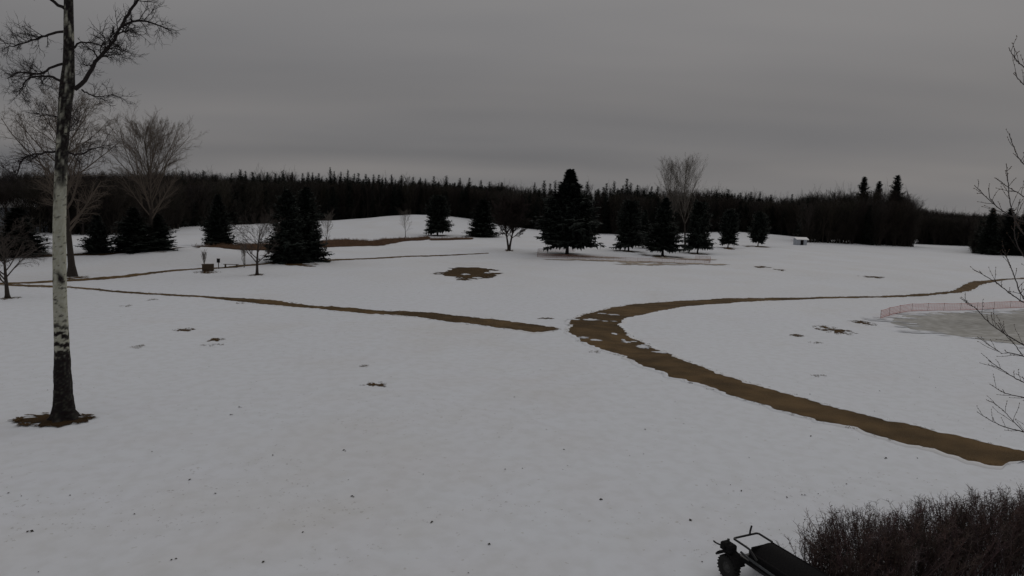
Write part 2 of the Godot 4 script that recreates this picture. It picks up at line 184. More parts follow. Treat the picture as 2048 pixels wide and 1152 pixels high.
# ------------------------------------------------------------------ mesh builder
class MB:
	var v := PackedVector3Array()
	var n := PackedVector3Array()
	var c := PackedColorArray()
	var i := PackedInt32Array()

	func tri(a: Vector3, b: Vector3, d: Vector3, col := Color.WHITE) -> void:
		var k := v.size()
		var nn := (d - a).cross(b - a).normalized()
		v.append(a); v.append(b); v.append(d)
		for q in 3:
			n.append(nn); c.append(col); i.append(k + q)

	func quad(a: Vector3, b: Vector3, d: Vector3, e: Vector3, col := Color.WHITE) -> void:
		var k := v.size()
		var nn := (d - a).cross(b - a).normalized()
		v.append(a); v.append(b); v.append(d); v.append(e)
		for q in 4:
			n.append(nn); c.append(col)
		i.append_array([k, k + 1, k + 2, k, k + 2, k + 3])

	func tube(p: PackedVector3Array, r: PackedFloat32Array, sides: int, col := Color.WHITE, cap := false) -> void:
		var start := v.size()
		var m := p.size()
		for a in m:
			var t := (p[mini(a + 1, m - 1)] - p[maxi(a - 1, 0)]).normalized()
			var ref := Vector3(0.23, 0.11, 0.96) if absf(t.z) < 0.8 else Vector3(0.97, 0.11, 0.2)
			var u := t.cross(ref).normalized()
			var w := t.cross(u)
			for s in sides:
				var an := TAU * s / sides
				var o := u * cos(an) + w * sin(an)
				v.append(p[a] + o * r[a]); n.append(o); c.append(col)
		for a in m - 1:
			for s in sides:
				var k := start + a * sides + s
				var k2 := start + a * sides + (s + 1) % sides
				i.append_array([k, k + sides, k2, k2, k + sides, k2 + sides])
		if cap:
			for e in [0, m - 1]:
				var mid := v.size()
				var t2 := (p[0] - p[1]).normalized() if e == 0 else (p[m - 1] - p[m - 2]).normalized()
				v.append(p[e]); n.append(t2); c.append(col)
				for s in sides:
					v.append(v[start + e * sides + s]); n.append(t2); c.append(col)
				for s in sides:
					i.append_array([mid, mid + 1 + s, mid + 1 + (s + 1) % sides])

	func spike(p: Vector3, d: Vector3, r: float, col := Color.WHITE) -> void:
		var t := d.normalized()
		var ref := Vector3(0.23, 0.11, 0.96) if absf(t.z) < 0.8 else Vector3(0.97, 0.11, 0.2)
		var u := t.cross(ref).normalized()
		var w := t.cross(u)
		var k := v.size()
		for s in 3:
			var an := TAU * s / 3.0
			var o := u * cos(an) + w * sin(an)
			v.append(p + o * r); n.append(o); c.append(col)
		v.append(p + d); n.append(t); c.append(col)
		i.append_array([k, k + 3, k + 1, k + 1, k + 3, k + 2, k + 2, k + 3, k])

	func box(lo: Vector3, hi: Vector3, b := 0.0, col := Color.WHITE) -> void:
		# a box with chamfered edges
		var m := (lo + hi) / 2.0
		var h := (hi - lo) / 2.0
		for ax in 3:
			for s in [-1.0, 1.0]:
				var q := []
				for e in [[-1, -1], [1, -1], [1, 1], [-1, 1]]:
					var p := Vector3.ZERO
					p[ax] = h[ax] * s
					p[(ax + 1) % 3] = (h[(ax + 1) % 3] - b) * e[0]
					p[(ax + 2) % 3] = (h[(ax + 2) % 3] - b) * e[1]
					q.append(m + p)
				if s > 0: q.reverse()
				quad(q[0], q[1], q[2], q[3], col)
		if b > 0.0:
			for ax in 3:
				var a1 := (ax + 1) % 3
				var a2 := (ax + 2) % 3
				for s1 in [-1.0, 1.0]:
					for s2 in [-1.0, 1.0]:
						var q2 := []
						for e in [[-1, 0], [1, 0], [1, 1], [-1, 1]]:
							var p := Vector3.ZERO
							p[ax] = (h[ax] - b) * e[0]
							p[a1] = (h[a1] - (b if e[1] == 1 else 0.0)) * s1
							p[a2] = (h[a2] - (0.0 if e[1] == 1 else b)) * s2
							q2.append(m + p)
						if s1 * s2 < 0: q2.reverse()
						quad(q2[0], q2[1], q2[2], q2[3], col)
			for s in 8:
				var sg := Vector3(1 if s & 1 else -1, 1 if s & 2 else -1, 1 if s & 4 else -1)
				var q3 := []
				for ax in 3:
					var p := h - Vector3(b, b, b)
					p[ax] = h[ax]
					q3.append(m + p * sg)
				if sg.x * sg.y * sg.z < 0: q3.reverse()
				tri(q3[0], q3[1], q3[2], col)

	func mesh() -> ArrayMesh:
		# every face is wound so that its front is the side its normals point to
		for k in range(0, i.size(), 3):
			var a0 := v[i[k]]
			if (v[i[k + 1]] - a0).cross(v[i[k + 2]] - a0).dot(n[i[k]] + n[i[k + 1]] + n[i[k + 2]]) > 0.0:
				var t := i[k + 1]
				i[k + 1] = i[k + 2]
				i[k + 2] = t
		var a := []
		a.resize(Mesh.ARRAY_MAX)
		a[Mesh.ARRAY_VERTEX] = v; a[Mesh.ARRAY_NORMAL] = n; a[Mesh.ARRAY_COLOR] = c; a[Mesh.ARRAY_INDEX] = i
		var m := ArrayMesh.new()
		m.add_surface_from_arrays(Mesh.PRIMITIVE_TRIANGLES, a)
		return m

# ------------------------------------------------------------------ scene helpers
func numbered(called: String) -> String:
	var k: int = used.get(called, 0)
	used[called] = k + 1
	return called if k == 0 else "%s_%03d" % [called, k]

func thing(called: String, label: String, category: String, at := Vector3.ZERO, turn := 0.0, group := "") -> Node3D:
	var o := Node3D.new()
	o.name = numbered(called)
	add_child(o)
	o.position = at
	o.rotation.y = turn
	o.set_meta("label", label)
	o.set_meta("category", category)
	if group: o.set_meta("group", group)
	return o

func part(called: String, m: Mesh, mat: Material, parent: Node) -> MeshInstance3D:
	var o := MeshInstance3D.new()
	o.name = called if parent != self else numbered(called)
	o.mesh = m
	o.material_override = mat
	parent.add_child(o, true)
	return o

func setting(called: String, m: Mesh, mat: Material, label: String, category: String, kind := "structure") -> MeshInstance3D:
	var o := part(called, m, mat, self)
	o.set_meta("kind", kind)
	o.set_meta("label", label)
	o.set_meta("category", category)
	return o

func stuff(called: String, m: Mesh, mat: Material, places: Array, label: String, category: String, tints := []) -> void:
	var mm := MultiMesh.new()
	mm.transform_format = MultiMesh.TRANSFORM_3D
	mm.use_colors = not tints.is_empty()
	mm.mesh = m
	mm.instance_count = places.size()
	for k in places.size():
		mm.set_instance_transform(k, places[k])
		if mm.use_colors: mm.set_instance_color(k, tints[k])
	var o := MultiMeshInstance3D.new()
	o.name = numbered(called)
	o.multimesh = mm
	o.material_override = mat
	add_child(o)
	o.set_meta("kind", "stuff")
	o.set_meta("label", label)
	o.set_meta("category", category)

func lin(r: float, g: float, b: float) -> Color:
	return Color(r, g, b).linear_to_srgb()

func noise_bytes(size: int, freq: float, octaves: int, sd: int, kind := FastNoiseLite.TYPE_SIMPLEX_SMOOTH) -> Image:
	var f := FastNoiseLite.new()
	f.noise_type = kind
	f.seed = sd
	f.frequency = freq
	f.fractal_octaves = octaves
	return f.get_seamless_image(size, size)

func two_tone(im: Image, lo: Color, hi: Color, a: float, b: float, spots: Image = null, spot := Color.BLACK, cut := 1.0) -> ImageTexture:
	# maps noise to colours between lo and hi (linear values), with an optional speckle of a third colour
	var src := im.get_data()
	var sp := spots.get_data() if spots else PackedByteArray()
	var w := im.get_width()
	var h := im.get_height()
	var lut := []
	for k in 256:
		var t := clampf((k / 255.0 - a) / (b - a), 0.0, 1.0)
		lut.append(lo.lerp(hi, t).linear_to_srgb())
	var dst := PackedByteArray()
	dst.resize(w * h * 3)
	var sc := spot.linear_to_srgb()
	for k in w * h:
		var col: Color = lut[src[k]]
		if spots and sp[k] > cut * 255.0:
			col = col.lerp(sc, 0.6)
		dst[k * 3] = int(col.r * 255.0)
		dst[k * 3 + 1] = int(col.g * 255.0)
		dst[k * 3 + 2] = int(col.b * 255.0)
	return ImageTexture.create_from_image(Image.create_from_data(w, h, false, Image.FORMAT_RGB8, dst))

func bumps(im: Image, strength: float) -> ImageTexture:
	var k: Image = im.duplicate()
	k.convert(Image.FORMAT_RGBA8)
	k.bump_map_to_normal_map(strength)
	return ImageTexture.create_from_image(k)

func surface(called: String, color: Color, rough: float, tex: Texture2D = null, norm: Texture2D = null, scale := 1.0, vertex := true) -> StandardMaterial3D:
	var m := StandardMaterial3D.new()
	m.resource_name = called
	m.albedo_color = color.linear_to_srgb()
	m.roughness = rough
	m.metallic_specular = 0.3
	m.vertex_color_use_as_albedo = vertex
	m.uv1_triplanar = true
	m.uv1_world_triplanar = true
	m.uv1_scale = Vector3.ONE * scale
	if tex: m.albedo_texture = tex
	if norm:
		m.normal_enabled = true
		m.normal_texture = norm
	m.cull_mode = BaseMaterial3D.CULL_DISABLED
	return m

# ------------------------------------------------------------------ terrain
func ss(a: float, b: float, x: float) -> float:
	var t := clampf((x - a) / (b - a), 0.0, 1.0)
	return t * t * (3.0 - 2.0 * t)

func height(x: float, z: float) -> float:
	var d := -z
	var h := 5.5 * exp(-pow((x + 42.0) / 40.0, 2.0)) * ss(190, 345, d)
	h += 2.8 * exp(-pow((x - 105.0) / 32.0, 2.0)) * ss(190, 320, d)
	h += 0.10 * sin(x * 0.31 + z * 0.17 + 1.0) * sin(z * 0.23 - x * 0.11) * ss(10, 35, d)
	h += 0.22 * sin(x * 0.061 + 1.7) * sin(z * 0.083 + 0.6) * ss(20, 60, d)
	h += 0.9 * exp(-pow((x + 52.0) / 22.0, 2.0) - pow((z + 88.0) / 9.0, 2.0))
	h += 2.0 * ss(330, 600, d)
	return h

func on_ground(x: float, z: float, up := 0.0) -> Vector3:
	return Vector3(x, height(x, z) + up, z)

func spaced(from: float, to: float, fine: float, reach_lo: float, reach_hi: float) -> PackedFloat32Array:
	var a := PackedFloat32Array()
	var back := []
	var step := fine
	var x := from
	while x > reach_lo:
		step *= 1.16
		x -= step
		back.append(x)
	back.reverse()
	a.append_array(PackedFloat32Array(back))
	x = from
	while x < to:
		a.append(x)
		x += fine
	step = fine
	a.append(to)
	x = to
	while x < reach_hi:
		step *= 1.16
		x += step
		a.append(x)
	return a

func build_ground() -> void:
	var xs := spaced(-90.0, 90.0, 1.0, -2600.0, 2600.0)
	var zs := spaced(-215.0, 6.0, 1.0, -2600.0, 900.0)
	var mb := MB.new()
	var blotch := FastNoiseLite.new()
	blotch.seed = 5; blotch.frequency = 0.05; blotch.fractal_octaves = 4
	var fine := FastNoiseLite.new()
	fine.seed = 9; fine.frequency = 0.35; fine.fractal_octaves = 3
	var thin := Color(0.58, 0.54, 0.47)
	for z in zs:
		for x in xs:
			var e := 0.5
			mb.v.append(on_ground(x, z))
			mb.n.append(Vector3(height(x - e, z) - height(x + e, z), 2.0 * e, height(x, z - e) - height(x, z + e)).normalized())
			# grass showing through where the snow lies thin
			var t := clampf(blotch.get_noise_2d(x, z * 0.6) * 0.55 + fine.get_noise_2d(x, z) * 0.25 - 0.02, 0.0, 0.5)
			t = maxf(t, 0.55 * exp(-pow((x + 6.0) / 13.0, 2.0) - pow((z + 94.0) / 9.0, 2.0)) * (0.6 + 0.8 * fine.get_noise_2d(x, z)))
			t = maxf(t, (0.16 + 0.3 * blotch.get_noise_2d(x * 1.7, z)) * ss(45, 80, -z))
			mb.c.append(SNOW.lerp(thin, clampf(t * 0.65, 0.0, 1.0)))
	var w := xs.size()
	for j in zs.size() - 1:
		for k in w - 1:
			var a := j * w + k
			mb.i.append_array([a, a + 1, a + w, a + 1, a + w + 1, a + w])
	setting("snowy_ground", mb.mesh(), M.snow, "thin patchy snow over the rolling golf course fairways", "snow")

func along(pts: Array, n: int) -> Array:
	# n + 1 points spread evenly along a plan polyline
	var total := 0.0
	var lens := [0.0]
	for k in pts.size() - 1:
		total += Vector2(pts[k][0], pts[k][1]).distance_to(Vector2(pts[k + 1][0], pts[k + 1][1]))
		lens.append(total)
	var res := []
	var s := 0
	for k in n + 1:
		var at := total * k / n
		while s < pts.size() - 2 and lens[s + 1] < at: s += 1
		var f: float = clampf((at - lens[s]) / maxf(lens[s + 1] - lens[s], 0.0001), 0.0, 1.0)
		res.append(Vector2(pts[s][0], pts[s][1]).lerp(Vector2(pts[s + 1][0], pts[s + 1][1]), f))
	return res

func length_of(pts: Array) -> float:
	var t := 0.0
	for k in pts.size() - 1:
		t += Vector2(pts[k][0], pts[k][1]).distance_to(Vector2(pts[k + 1][0], pts[k + 1][1]))
	return t

func cart_path(far: Array, near: Array, label: String, rough: float, up: float) -> void:
	var n := int(maxf(length_of(far), length_of(near)) / 0.14)
	var a := along(far, n)
	var b := along(near, n)
	for k in n + 1:
		var side: Vector2 = (b[k] - a[k]).normalized()
		var w: float = a[k].distance_to(b[k])
		var j := minf(rough, w * 0.22)
		a[k] += side * j * (ragged.get_noise_2d(a[k].x * 3.0, a[k].y * 3.0) * 1.5 + 0.9 * ragged.get_noise_2d(a[k].x * 14.0, a[k].y * 14.0))
		b[k] += side * j * (ragged.get_noise_2d(b[k].x * 3.0 + 50.0, b[k].y * 3.0) * 1.5 + 0.9 * ragged.get_noise_2d(b[k].x * 14.0, b[k].y * 14.0))
	var mb := MB.new()
	var cross := 6
	for k in n + 1:
		for s in cross + 1:
			var p: Vector2 = a[k].lerp(b[k], s / float(cross))
			mb.v.append(on_ground(p.x, p.y, up))
			mb.n.append(Vector3.UP)
			var t := 0.5 + 0.5 * ragged.get_noise_2d(p.x * 0.9, p.y * 0.9)
			t = clampf(0.45 + 0.8 * ragged.get_noise_2d(p.x * 5.0, p.y * 5.0) + 0.7 * ragged.get_noise_2d(p.x * 1.1 + 70.0, p.y * 1.1), 0.0, 1.0)
			mb.c.append(Color(0.48, 0.48, 0.46).lerp(Color(1.0, 1.0, 1.0), t))
	for k in n:
		for s in cross:
			var q := k * (cross + 1) + s
			mb.i.append_array([q, q + cross + 1, q + 1, q + 1, q + cross + 1, q + cross + 2])
	var o := setting("cart_path", mb.mesh(), M.path, label, "path")
	for e in 2:
		var edge: Array = a if e == 0 else b
		var other: Array = b if e == 0 else a
		var bank := MB.new()
		var prof := [[-0.05, up + 0.004], [0.04, up + 0.014], [0.14, up + 0.016], [0.28, up * 0.5], [0.42, -0.03]]
		for k in n + 1:
			var outw: Vector2 = (edge[k] - other[k]).normalized()
			var f := 0.7 + 0.6 * ragged.get_noise_2d(edge[k].x * 2.0 + 9.0, edge[k].y * 2.0)
			var tn := SNOW.lerp(Color(0.66, 0.6, 0.5), clampf(ragged.get_noise_2d(edge[k].x, edge[k].y * 1.3 + 30.0) * 0.5, 0.0, 0.25))
			for pr in prof:
				var p: Vector2 = edge[k] + outw * (pr[0] + 0.05 * ragged.get_noise_2d(edge[k].x * 9.0, edge[k].y * 9.0 + pr[0] * 7.0))
				bank.v.append(on_ground(p.x, p.y, pr[1] * (f if pr[1] > up else 1.0)))
				bank.n.append((Vector3(outw.x, 0, outw.y) * (pr[0] - 0.08) * 2.0 + Vector3.UP).normalized())
				bank.c.append(tn)
		for k in n:
			for s in 4:
				var q := k * 5 + s
				bank.i.append_array([q, q + 5, q + 1, q + 1, q + 5, q + 6])
		part("snow_bank", bank.mesh(), M.snow, o)

func blot(mb: MB, cx: float, cz: float, rx: float, rz: float, up: float, col: Color, seed_at: float, jag := 0.45) -> void:
	# a ragged flat patch that follows the ground
	var n := 30
	var rings := 4 if maxf(rx, rz) > 2.0 else 2
	var k0 := mb.v.size()
	mb.v.append(on_ground(cx, cz, up)); mb.n.append(Vector3.UP); mb.c.append(col)
	for q in rings:
		for s in n:
			var an := TAU * s / n
			var f := 1.0 + jag * ragged.get_noise_2d(cos(an) * 60.0 + seed_at * 13.0, sin(an) * 60.0 + seed_at * 7.0) * 2.0 + jag * 0.7 * ragged.get_noise_2d(cos(an) * 260.0 + seed_at * 3.0, sin(an) * 260.0)
			f = maxf(f, 0.15) * (q + 1.0) / rings
			var x := cx + cos(an) * rx * f
			var z := cz + sin(an) * rz * f
			mb.v.append(on_ground(x, z, up)); mb.n.append(Vector3.UP)
			mb.c.append(col * (0.8 + 0.4 * ragged.get_noise_2d(x * 4.0, z * 4.0)))
	for s in n:
		mb.i.append_array([k0, k0 + 1 + s, k0 + 1 + (s + 1) % n])
		for q in rings - 1:
			var a := k0 + 1 + q * n + s
			var b := k0 + 1 + q * n + (s + 1) % n
			mb.i.append_array([a, a + n, b, b, a + n, b + n])

func outline_patch(called: String, pts: Array, up: float, mat: Material, tone: Color, jag: float, label: String, category: String) -> MeshInstance3D:
	var n := int(length_of(pts) / 0.5) + 20
	var ring := pts.duplicate()
	ring.append(pts[0])
	var e := along(ring, n)
	var c := Vector2.ZERO
	for k in n: c += e[k] / n
	# smooth, then ragged
	for pass_no in 3:
		var f := e.duplicate()
		for k in n: f[k] = (e[(k + n - 1) % n] + e[k] * 2.0 + e[(k + 1) % n]) / 4.0
		e = f
	var poly := PackedVector2Array()
	for k in n:
		var d: Vector2 = (e[k] - c).normalized()
		poly.append(e[k] + d * jag * (ragged.get_noise_2d(e[k].x * 2.0, e[k].y * 2.0) * 1.6 + ragged.get_noise_2d(e[k].x * 11.0, e[k].y * 11.0) * 0.7))
	var mb := MB.new()
	var rings := 8
	# rows from edge to edge across z keep long shapes covered
	var lo := poly[0]
	var hi := poly[0]
	for p in poly:
		lo = lo.min(p); hi = hi.max(p)
	var tri := Geometry2D.triangulate_polygon(poly)
	for k in range(0, tri.size(), 3):
		split(mb, poly[tri[k]], poly[tri[k + 1]], poly[tri[k + 2]], up, tone, 0)
	return setting(called, mb.mesh(), mat, label, category)

func split(mb: MB, a: Vector2, b: Vector2, c: Vector2, up: float, tone: Color, deep: int) -> void:
	var ab := a.distance_to(b)
	var bc := b.distance_to(c)
	var ca := c.distance_to(a)
	var m := maxf(ab, maxf(bc, ca))
	if m > 1.5 and deep < 9:
		if m == ab:
			split(mb, a, (a + b) / 2.0, c, up, tone, deep + 1); split(mb, (a + b) / 2.0, b, c, up, tone, deep + 1)
		elif m == bc:
			split(mb, a, b, (b + c) / 2.0, up, tone, deep + 1); split(mb, a, (b + c) / 2.0, c, up, tone, deep + 1)
		else:
			split(mb, a, b, (c + a) / 2.0, up, tone, deep + 1); split(mb, (c + a) / 2.0, b, c, up, tone, deep + 1)
		return
	for p in [a, b, c]:
		mb.i.append(mb.v.size())
		mb.v.append(on_ground(p.x, p.y, up)); mb.n.append(Vector3.UP)
		mb.c.append(tone * (0.9 + 0.3 * ragged.get_noise_2d(p.x * 0.8, p.y * 0.8)))

# ------------------------------------------------------------------ trees
func spin(d: Vector3, angle: float, around: float) -> Vector3:
	var ref := Vector3(0.23, 0.11, 0.96) if absf(d.z) < 0.8 else Vector3(0.97, 0.11, 0.2)
	var u := d.cross(ref).normalized()
	return d.rotated(u, angle).rotated(d, around).normalized()

func grow(mb: MB, p: Vector3, dir: Vector3, length: float, r: float, level: int, o: Dictionary, col: Color) -> void:
	var last: int = o.levels
	if level >= last:
		mb.spike(p, dir * length, r, col)
		return
	var segs: int = [6, 5, 4, 3][mini(level, 3)]
	var pts := PackedVector3Array([p])
	var rad := PackedFloat32Array([r])
	var d := dir
	for k in segs:
		d = (d + Vector3(rng.randf_range(-1, 1), rng.randf_range(-1, 1), rng.randf_range(-1, 1)) * o.wander + Vector3.UP * o.up).normalized()
		pts.append(pts[-1] + d * length / segs)
		rad.append(lerpf(r, r * 0.3, (k + 1.0) / segs))
	mb.tube(pts, rad, [7, 5, 4, 3][mini(level, 3)], col)
	var kids: int = o.kids[level]
	for k in kids:
		var t: float = lerpf(o.from[level], 1.0, (k + rng.randf()) / kids)
		var at := t * segs
		var s := mini(int(at), segs - 1)
		var q := pts[s].lerp(pts[s + 1], at - s)
		var dd := (pts[s + 1] - pts[s]).normalized()
		var nd := spin(dd, o.angle[level] * rng.randf_range(0.65, 1.25), rng.randf() * TAU)
		var ll: float = length * o.ratio[level] * rng.randf_range(0.65, 1.15) * (1.15 - 0.5 * t)
		var rr: float = maxf(lerpf(r, r * 0.3, t) * 0.55, o.twig)
		grow(mb, q, nd, ll, rr, level + 1, o, col * rng.randf_range(0.85, 1.15))

func bare_tree(o: Dictionary, sd: int, h: float, half: float) -> Array:
	# [trunk mesh, crown mesh] of a leafless tree h tall and 2 * half wide
	rng.seed = sd
	var trunk := MB.new()
	var crown := MB.new()
	var stems: int = o.get("stems", 1)
	for st in stems:
		var lean := Vector3(rng.randf_range(-1, 1), 0, rng.randf_range(-1, 1)) * 0.05
		if stems > 1: lean = Vector3(0.16 * (1.0 if st == 0 else -1.0), 0, 0.03)
		var n := 12
		var pts := PackedVector3Array()
		var rad := PackedFloat32Array()
		var r0: float = o.radius
		for k in n + 1:
			var t := k / float(n)
			pts.append(Vector3(lean.x * h * t + 0.02 * h * sin(t * 4.0 + sd) * t, -0.15 + (h * o.get("stem", 0.93) + 0.15) * t, lean.z * h * t))
			rad.append(r0 * (1.0 - 0.93 * t) * (1.0 + 0.7 * exp(-t * 22.0)))
		trunk.tube(pts, rad, 9, Color(1, 1, 1))
		for k in o.limbs:
			var t: float = lerpf(o.low, 0.99, pow((k + rng.randf()) / o.limbs, 0.85))
			var at := t * n
			var s := mini(int(at), n - 1)
			var q := pts[s].lerp(pts[s + 1], at - s)
			var around: float = k * 2.4 + rng.randf() * 0.8
			var ang: float = o.limb_angle * rng.randf_range(0.75, 1.2)
			var dir := Vector3(sin(ang) * cos(around), cos(ang), sin(ang) * sin(around))
			var u: float = (t - o.low) / (1.0 - o.low)
			var wide: float = half * pow(maxf(1.0 - pow(u * 1.9 - o.get("belly", 0.7), 2.0) / 1.6, 0.12), 0.5)
			var ll: float = minf(wide / maxf(sin(ang), 0.2), (h - q.y) * 1.05 / maxf(cos(ang), 0.25) + 0.4) * rng.randf_range(0.8, 1.1)
			grow(crown, q, dir, ll, maxf(rad[s] * 0.5, o.twig * 2.0), 1, o, Color.WHITE)
	return [trunk.mesh(), crown.mesh()]

func spruce(sd: int, h: float, half: float, low: float, whorls: int, per: int, sprays: int, round := 0.0, blunt := 0.9, leader := true) -> Array:
	# [trunk mesh, crown mesh]: tiers of drooping boughs, each with sprays of needles on both sides
	rng.seed = sd
	var trunk := MB.new()
	var n := 8
	var pts := PackedVector3Array()
	var rad := PackedFloat32Array()
	for k in n + 1:
		var t := k / float(n)
		pts.append(Vector3(0, -0.2 + (h + 0.1) * t, 0))
		rad.append(h * 0.016 * (1.0 - 0.95 * t) * (1.0 + 0.6 * exp(-t * 16.0)))
	trunk.tube(pts, rad, 8)
	var crown := MB.new()
	var ph := [rng.randf() * TAU, rng.randf() * TAU, rng.randf() * TAU]
	for w in whorls:
		var t := (w + rng.randf_range(-0.3, 0.3)) / whorls
		t = clampf(t, 0.0, 0.985)
		var y := h * lerpf(low, 1.0, t)
		var prof := pow(1.0 - t, blunt) * (0.86 + 0.14 * ss(0.0, 0.10, t))
		prof = lerpf(prof, sqrt(maxf(1.0 - pow(t * 1.25 - 0.22, 2.0), 0.0)) * 0.97, round)
		var tier := rng.randf_range(0.82, 1.10)
		var count := maxi(4, int(per * (0.45 + 0.55 * prof)))
		for b in count:
			var an := TAU * (b + rng.randf()) / count
			var ll := half * prof * tier * rng.randf_range(0.72, 1.12) + 0.10
			ll *= 1.0 + 0.16 * sin(an * 2.0 + ph[0] + y * 0.7) + 0.13 * sin(an * 3.0 + ph[1] - y * 1.3) + 0.08 * sin(y * 2.1 + ph[2])
			if rng.randf() < 0.07: ll *= 0.55
			var rise := lerpf(-0.30, 0.75, pow(t, 0.8)) + rng.randf_range(-0.12, 0.12)
			var outw := Vector3(cos(an), 0, sin(an))
			var bt := rng.randf_range(0.45, 1.0)
			var col := Color(bt, bt, bt)
			var side := Vector3(-outw.z, 0, outw.x)
			var p0 := Vector3(0, y + rng.randf_range(-0.5, 0.5) * h / whorls, 0)
			var tip := p0 + outw * ll + Vector3.UP * ll * rise
			var sag := -0.10 * ll
			crown.spike(p0, tip - p0, 0.012 * h / 4.0 * maxf(prof, 0.25), Color(0.9, 0.7, 0.5))
			for k in sprays:
				var s := lerpf(0.12, 1.0, (k + rng.randf() * 0.8) / sprays)
				var q := p0.lerp(tip, s) + Vector3.UP * sag * sin(s * PI)
				var sl := (0.34 * ll * (1.12 - s) + 0.10 * half) * rng.randf_range(0.7, 1.25)
				for sg in [-1.0, 1.0]:
					var d: Vector3 = (outw * 0.8 + side * sg * rng.randf_range(0.5, 1.0) + Vector3.UP * (rise * 0.5 + rng.randf_range(-0.45, 0.05))).normalized()
					var across := d.cross(Vector3.UP).normalized() * sl * 0.27 + Vector3.UP * sl * rng.randf_range(-0.08, 0.08)
					var mid := q + d * sl * 0.5
					crown.tri(q, mid + across, q + d * sl, col)
					crown.tri(q, q + d * sl, mid - across, col)
				# needles hanging below the bough
				var hl := sl * rng.randf_range(0.45, 0.9)
				var hd := (Vector3.DOWN + outw * rng.randf_range(0.0, 0.5) + side * rng.randf_range(-0.4, 0.4)).normalized()
				var aw := (outw * rng.randf_range(-0.4, 1.0) + side * rng.randf_range(-1.0, 1.0)).normalized() * hl * 0.36
				crown.tri(q - aw, q + aw, q + hd * hl, col * 0.9)
	# the leader
	if leader: crown.spike(Vector3(0, h * 0.96, 0), Vector3(0, h * 0.05, 0), h * 0.006)
	return [trunk.mesh(), crown.mesh()]

func place_tree(called: String, meshes: Array, trunk_mat: Material, crown_mat: Material, at: Vector3, turn: float, scale: Vector3, label: String, group := "") -> Node3D:
	var t := thing(called, label, "tree", at, turn, group)
	var a := part("trunk", meshes[0], trunk_mat, t)
	var b := part("crown", meshes[1], crown_mat, t)
	a.scale = scale
	b.scale = scale
	return t

const POPLAR := {"levels": 4, "kids": [0, 11, 9, 7], "from": [0.0, 0.2, 0.15, 0.1], "angle": [0.5, 0.75, 0.8, 0.85], "ratio": [0.5, 0.42, 0.42, 0.5], "wander": 0.15, "up": 0.035, "twig": 0.0075, "limbs": 30, "low": 0.24, "limb_angle": 0.8, "radius": 0.30, "belly": 0.75}
const FAN := {"levels": 4, "kids": [0, 11, 9, 7], "from": [0.0, 0.15, 0.15, 0.1], "angle": [0.4, 0.55, 0.6, 0.65], "ratio": [0.5, 0.42, 0.42, 0.5], "wander": 0.10, "up": 0.05, "twig": 0.0075, "limbs": 36, "low": 0.25, "limb_angle": 0.6, "radius": 0.26, "belly": 0.85}
const TWIN := {"levels": 4, "kids": [0, 10, 8, 6], "from": [0.0, 0.15, 0.15, 0.1], "angle": [0.4, 0.5, 0.55, 0.6], "ratio": [0.5, 0.42, 0.42, 0.5], "wander": 0.08, "up": 0.07, "twig": 0.0065, "limbs": 30, "low": 0.3, "limb_angle": 0.45, "radius": 0.22, "belly": 0.8}
const APPLE := {"levels": 4, "kids": [0, 8, 7, 5], "from": [0.0, 0.2, 0.2, 0.15], "angle": [0.6, 0.75, 0.8, 0.8], "ratio": [0.5, 0.5, 0.45, 0.5], "wander": 0.16, "up": 0.03, "twig": 0.0065, "limbs": 17, "low": 0.2, "limb_angle": 0.85, "radius": 0.15, "belly": 0.7, "stem": 0.8}
const FORKED := {"levels": 4, "kids": [0, 9, 8, 7], "from": [0.0, 0.1, 0.15, 0.15], "angle": [0.5, 0.65, 0.7, 0.7], "ratio": [0.5, 0.45, 0.45, 0.5], "wander": 0.12, "up": 0.06, "twig": 0.03, "limbs": 38, "low": 0.25, "limb_angle": 0.8, "radius": 0.22, "belly": 0.25, "stems": 2}
const SAPLING := {"levels": 3, "kids": [0, 7, 6], "from": [0.0, 0.15, 0.15], "angle": [0.5, 0.6, 0.6], "ratio": [0.5, 0.5, 0.5], "wander": 0.12, "up": 0.08, "twig": 0.010, "limbs": 18, "low": 0.22, "limb_angle": 0.6, "radius": 0.09, "belly": 0.8}
const WISP := {"levels": 3, "kids": [0, 6, 5], "from": [0.0, 0.15, 0.15], "angle": [0.3, 0.35, 0.4], "ratio": [0.5, 0.5, 0.5], "wander": 0.10, "up": 0.12, "twig": 0.008, "limbs": 16, "low": 0.06, "limb_angle": 0.35, "radius": 0.05, "belly": 1.0}
const THICKET := {"levels": 3, "kids": [0, 8, 7], "from": [0.0, 0.1, 0.1], "angle": [0.5, 0.55, 0.65], "ratio": [0.5, 0.45, 0.5], "wander": 0.10, "up": 0.10, "twig": 0.024, "limbs": 18, "low": 0.08, "limb_angle": 0.5, "radius": 0.16, "belly": 0.9}

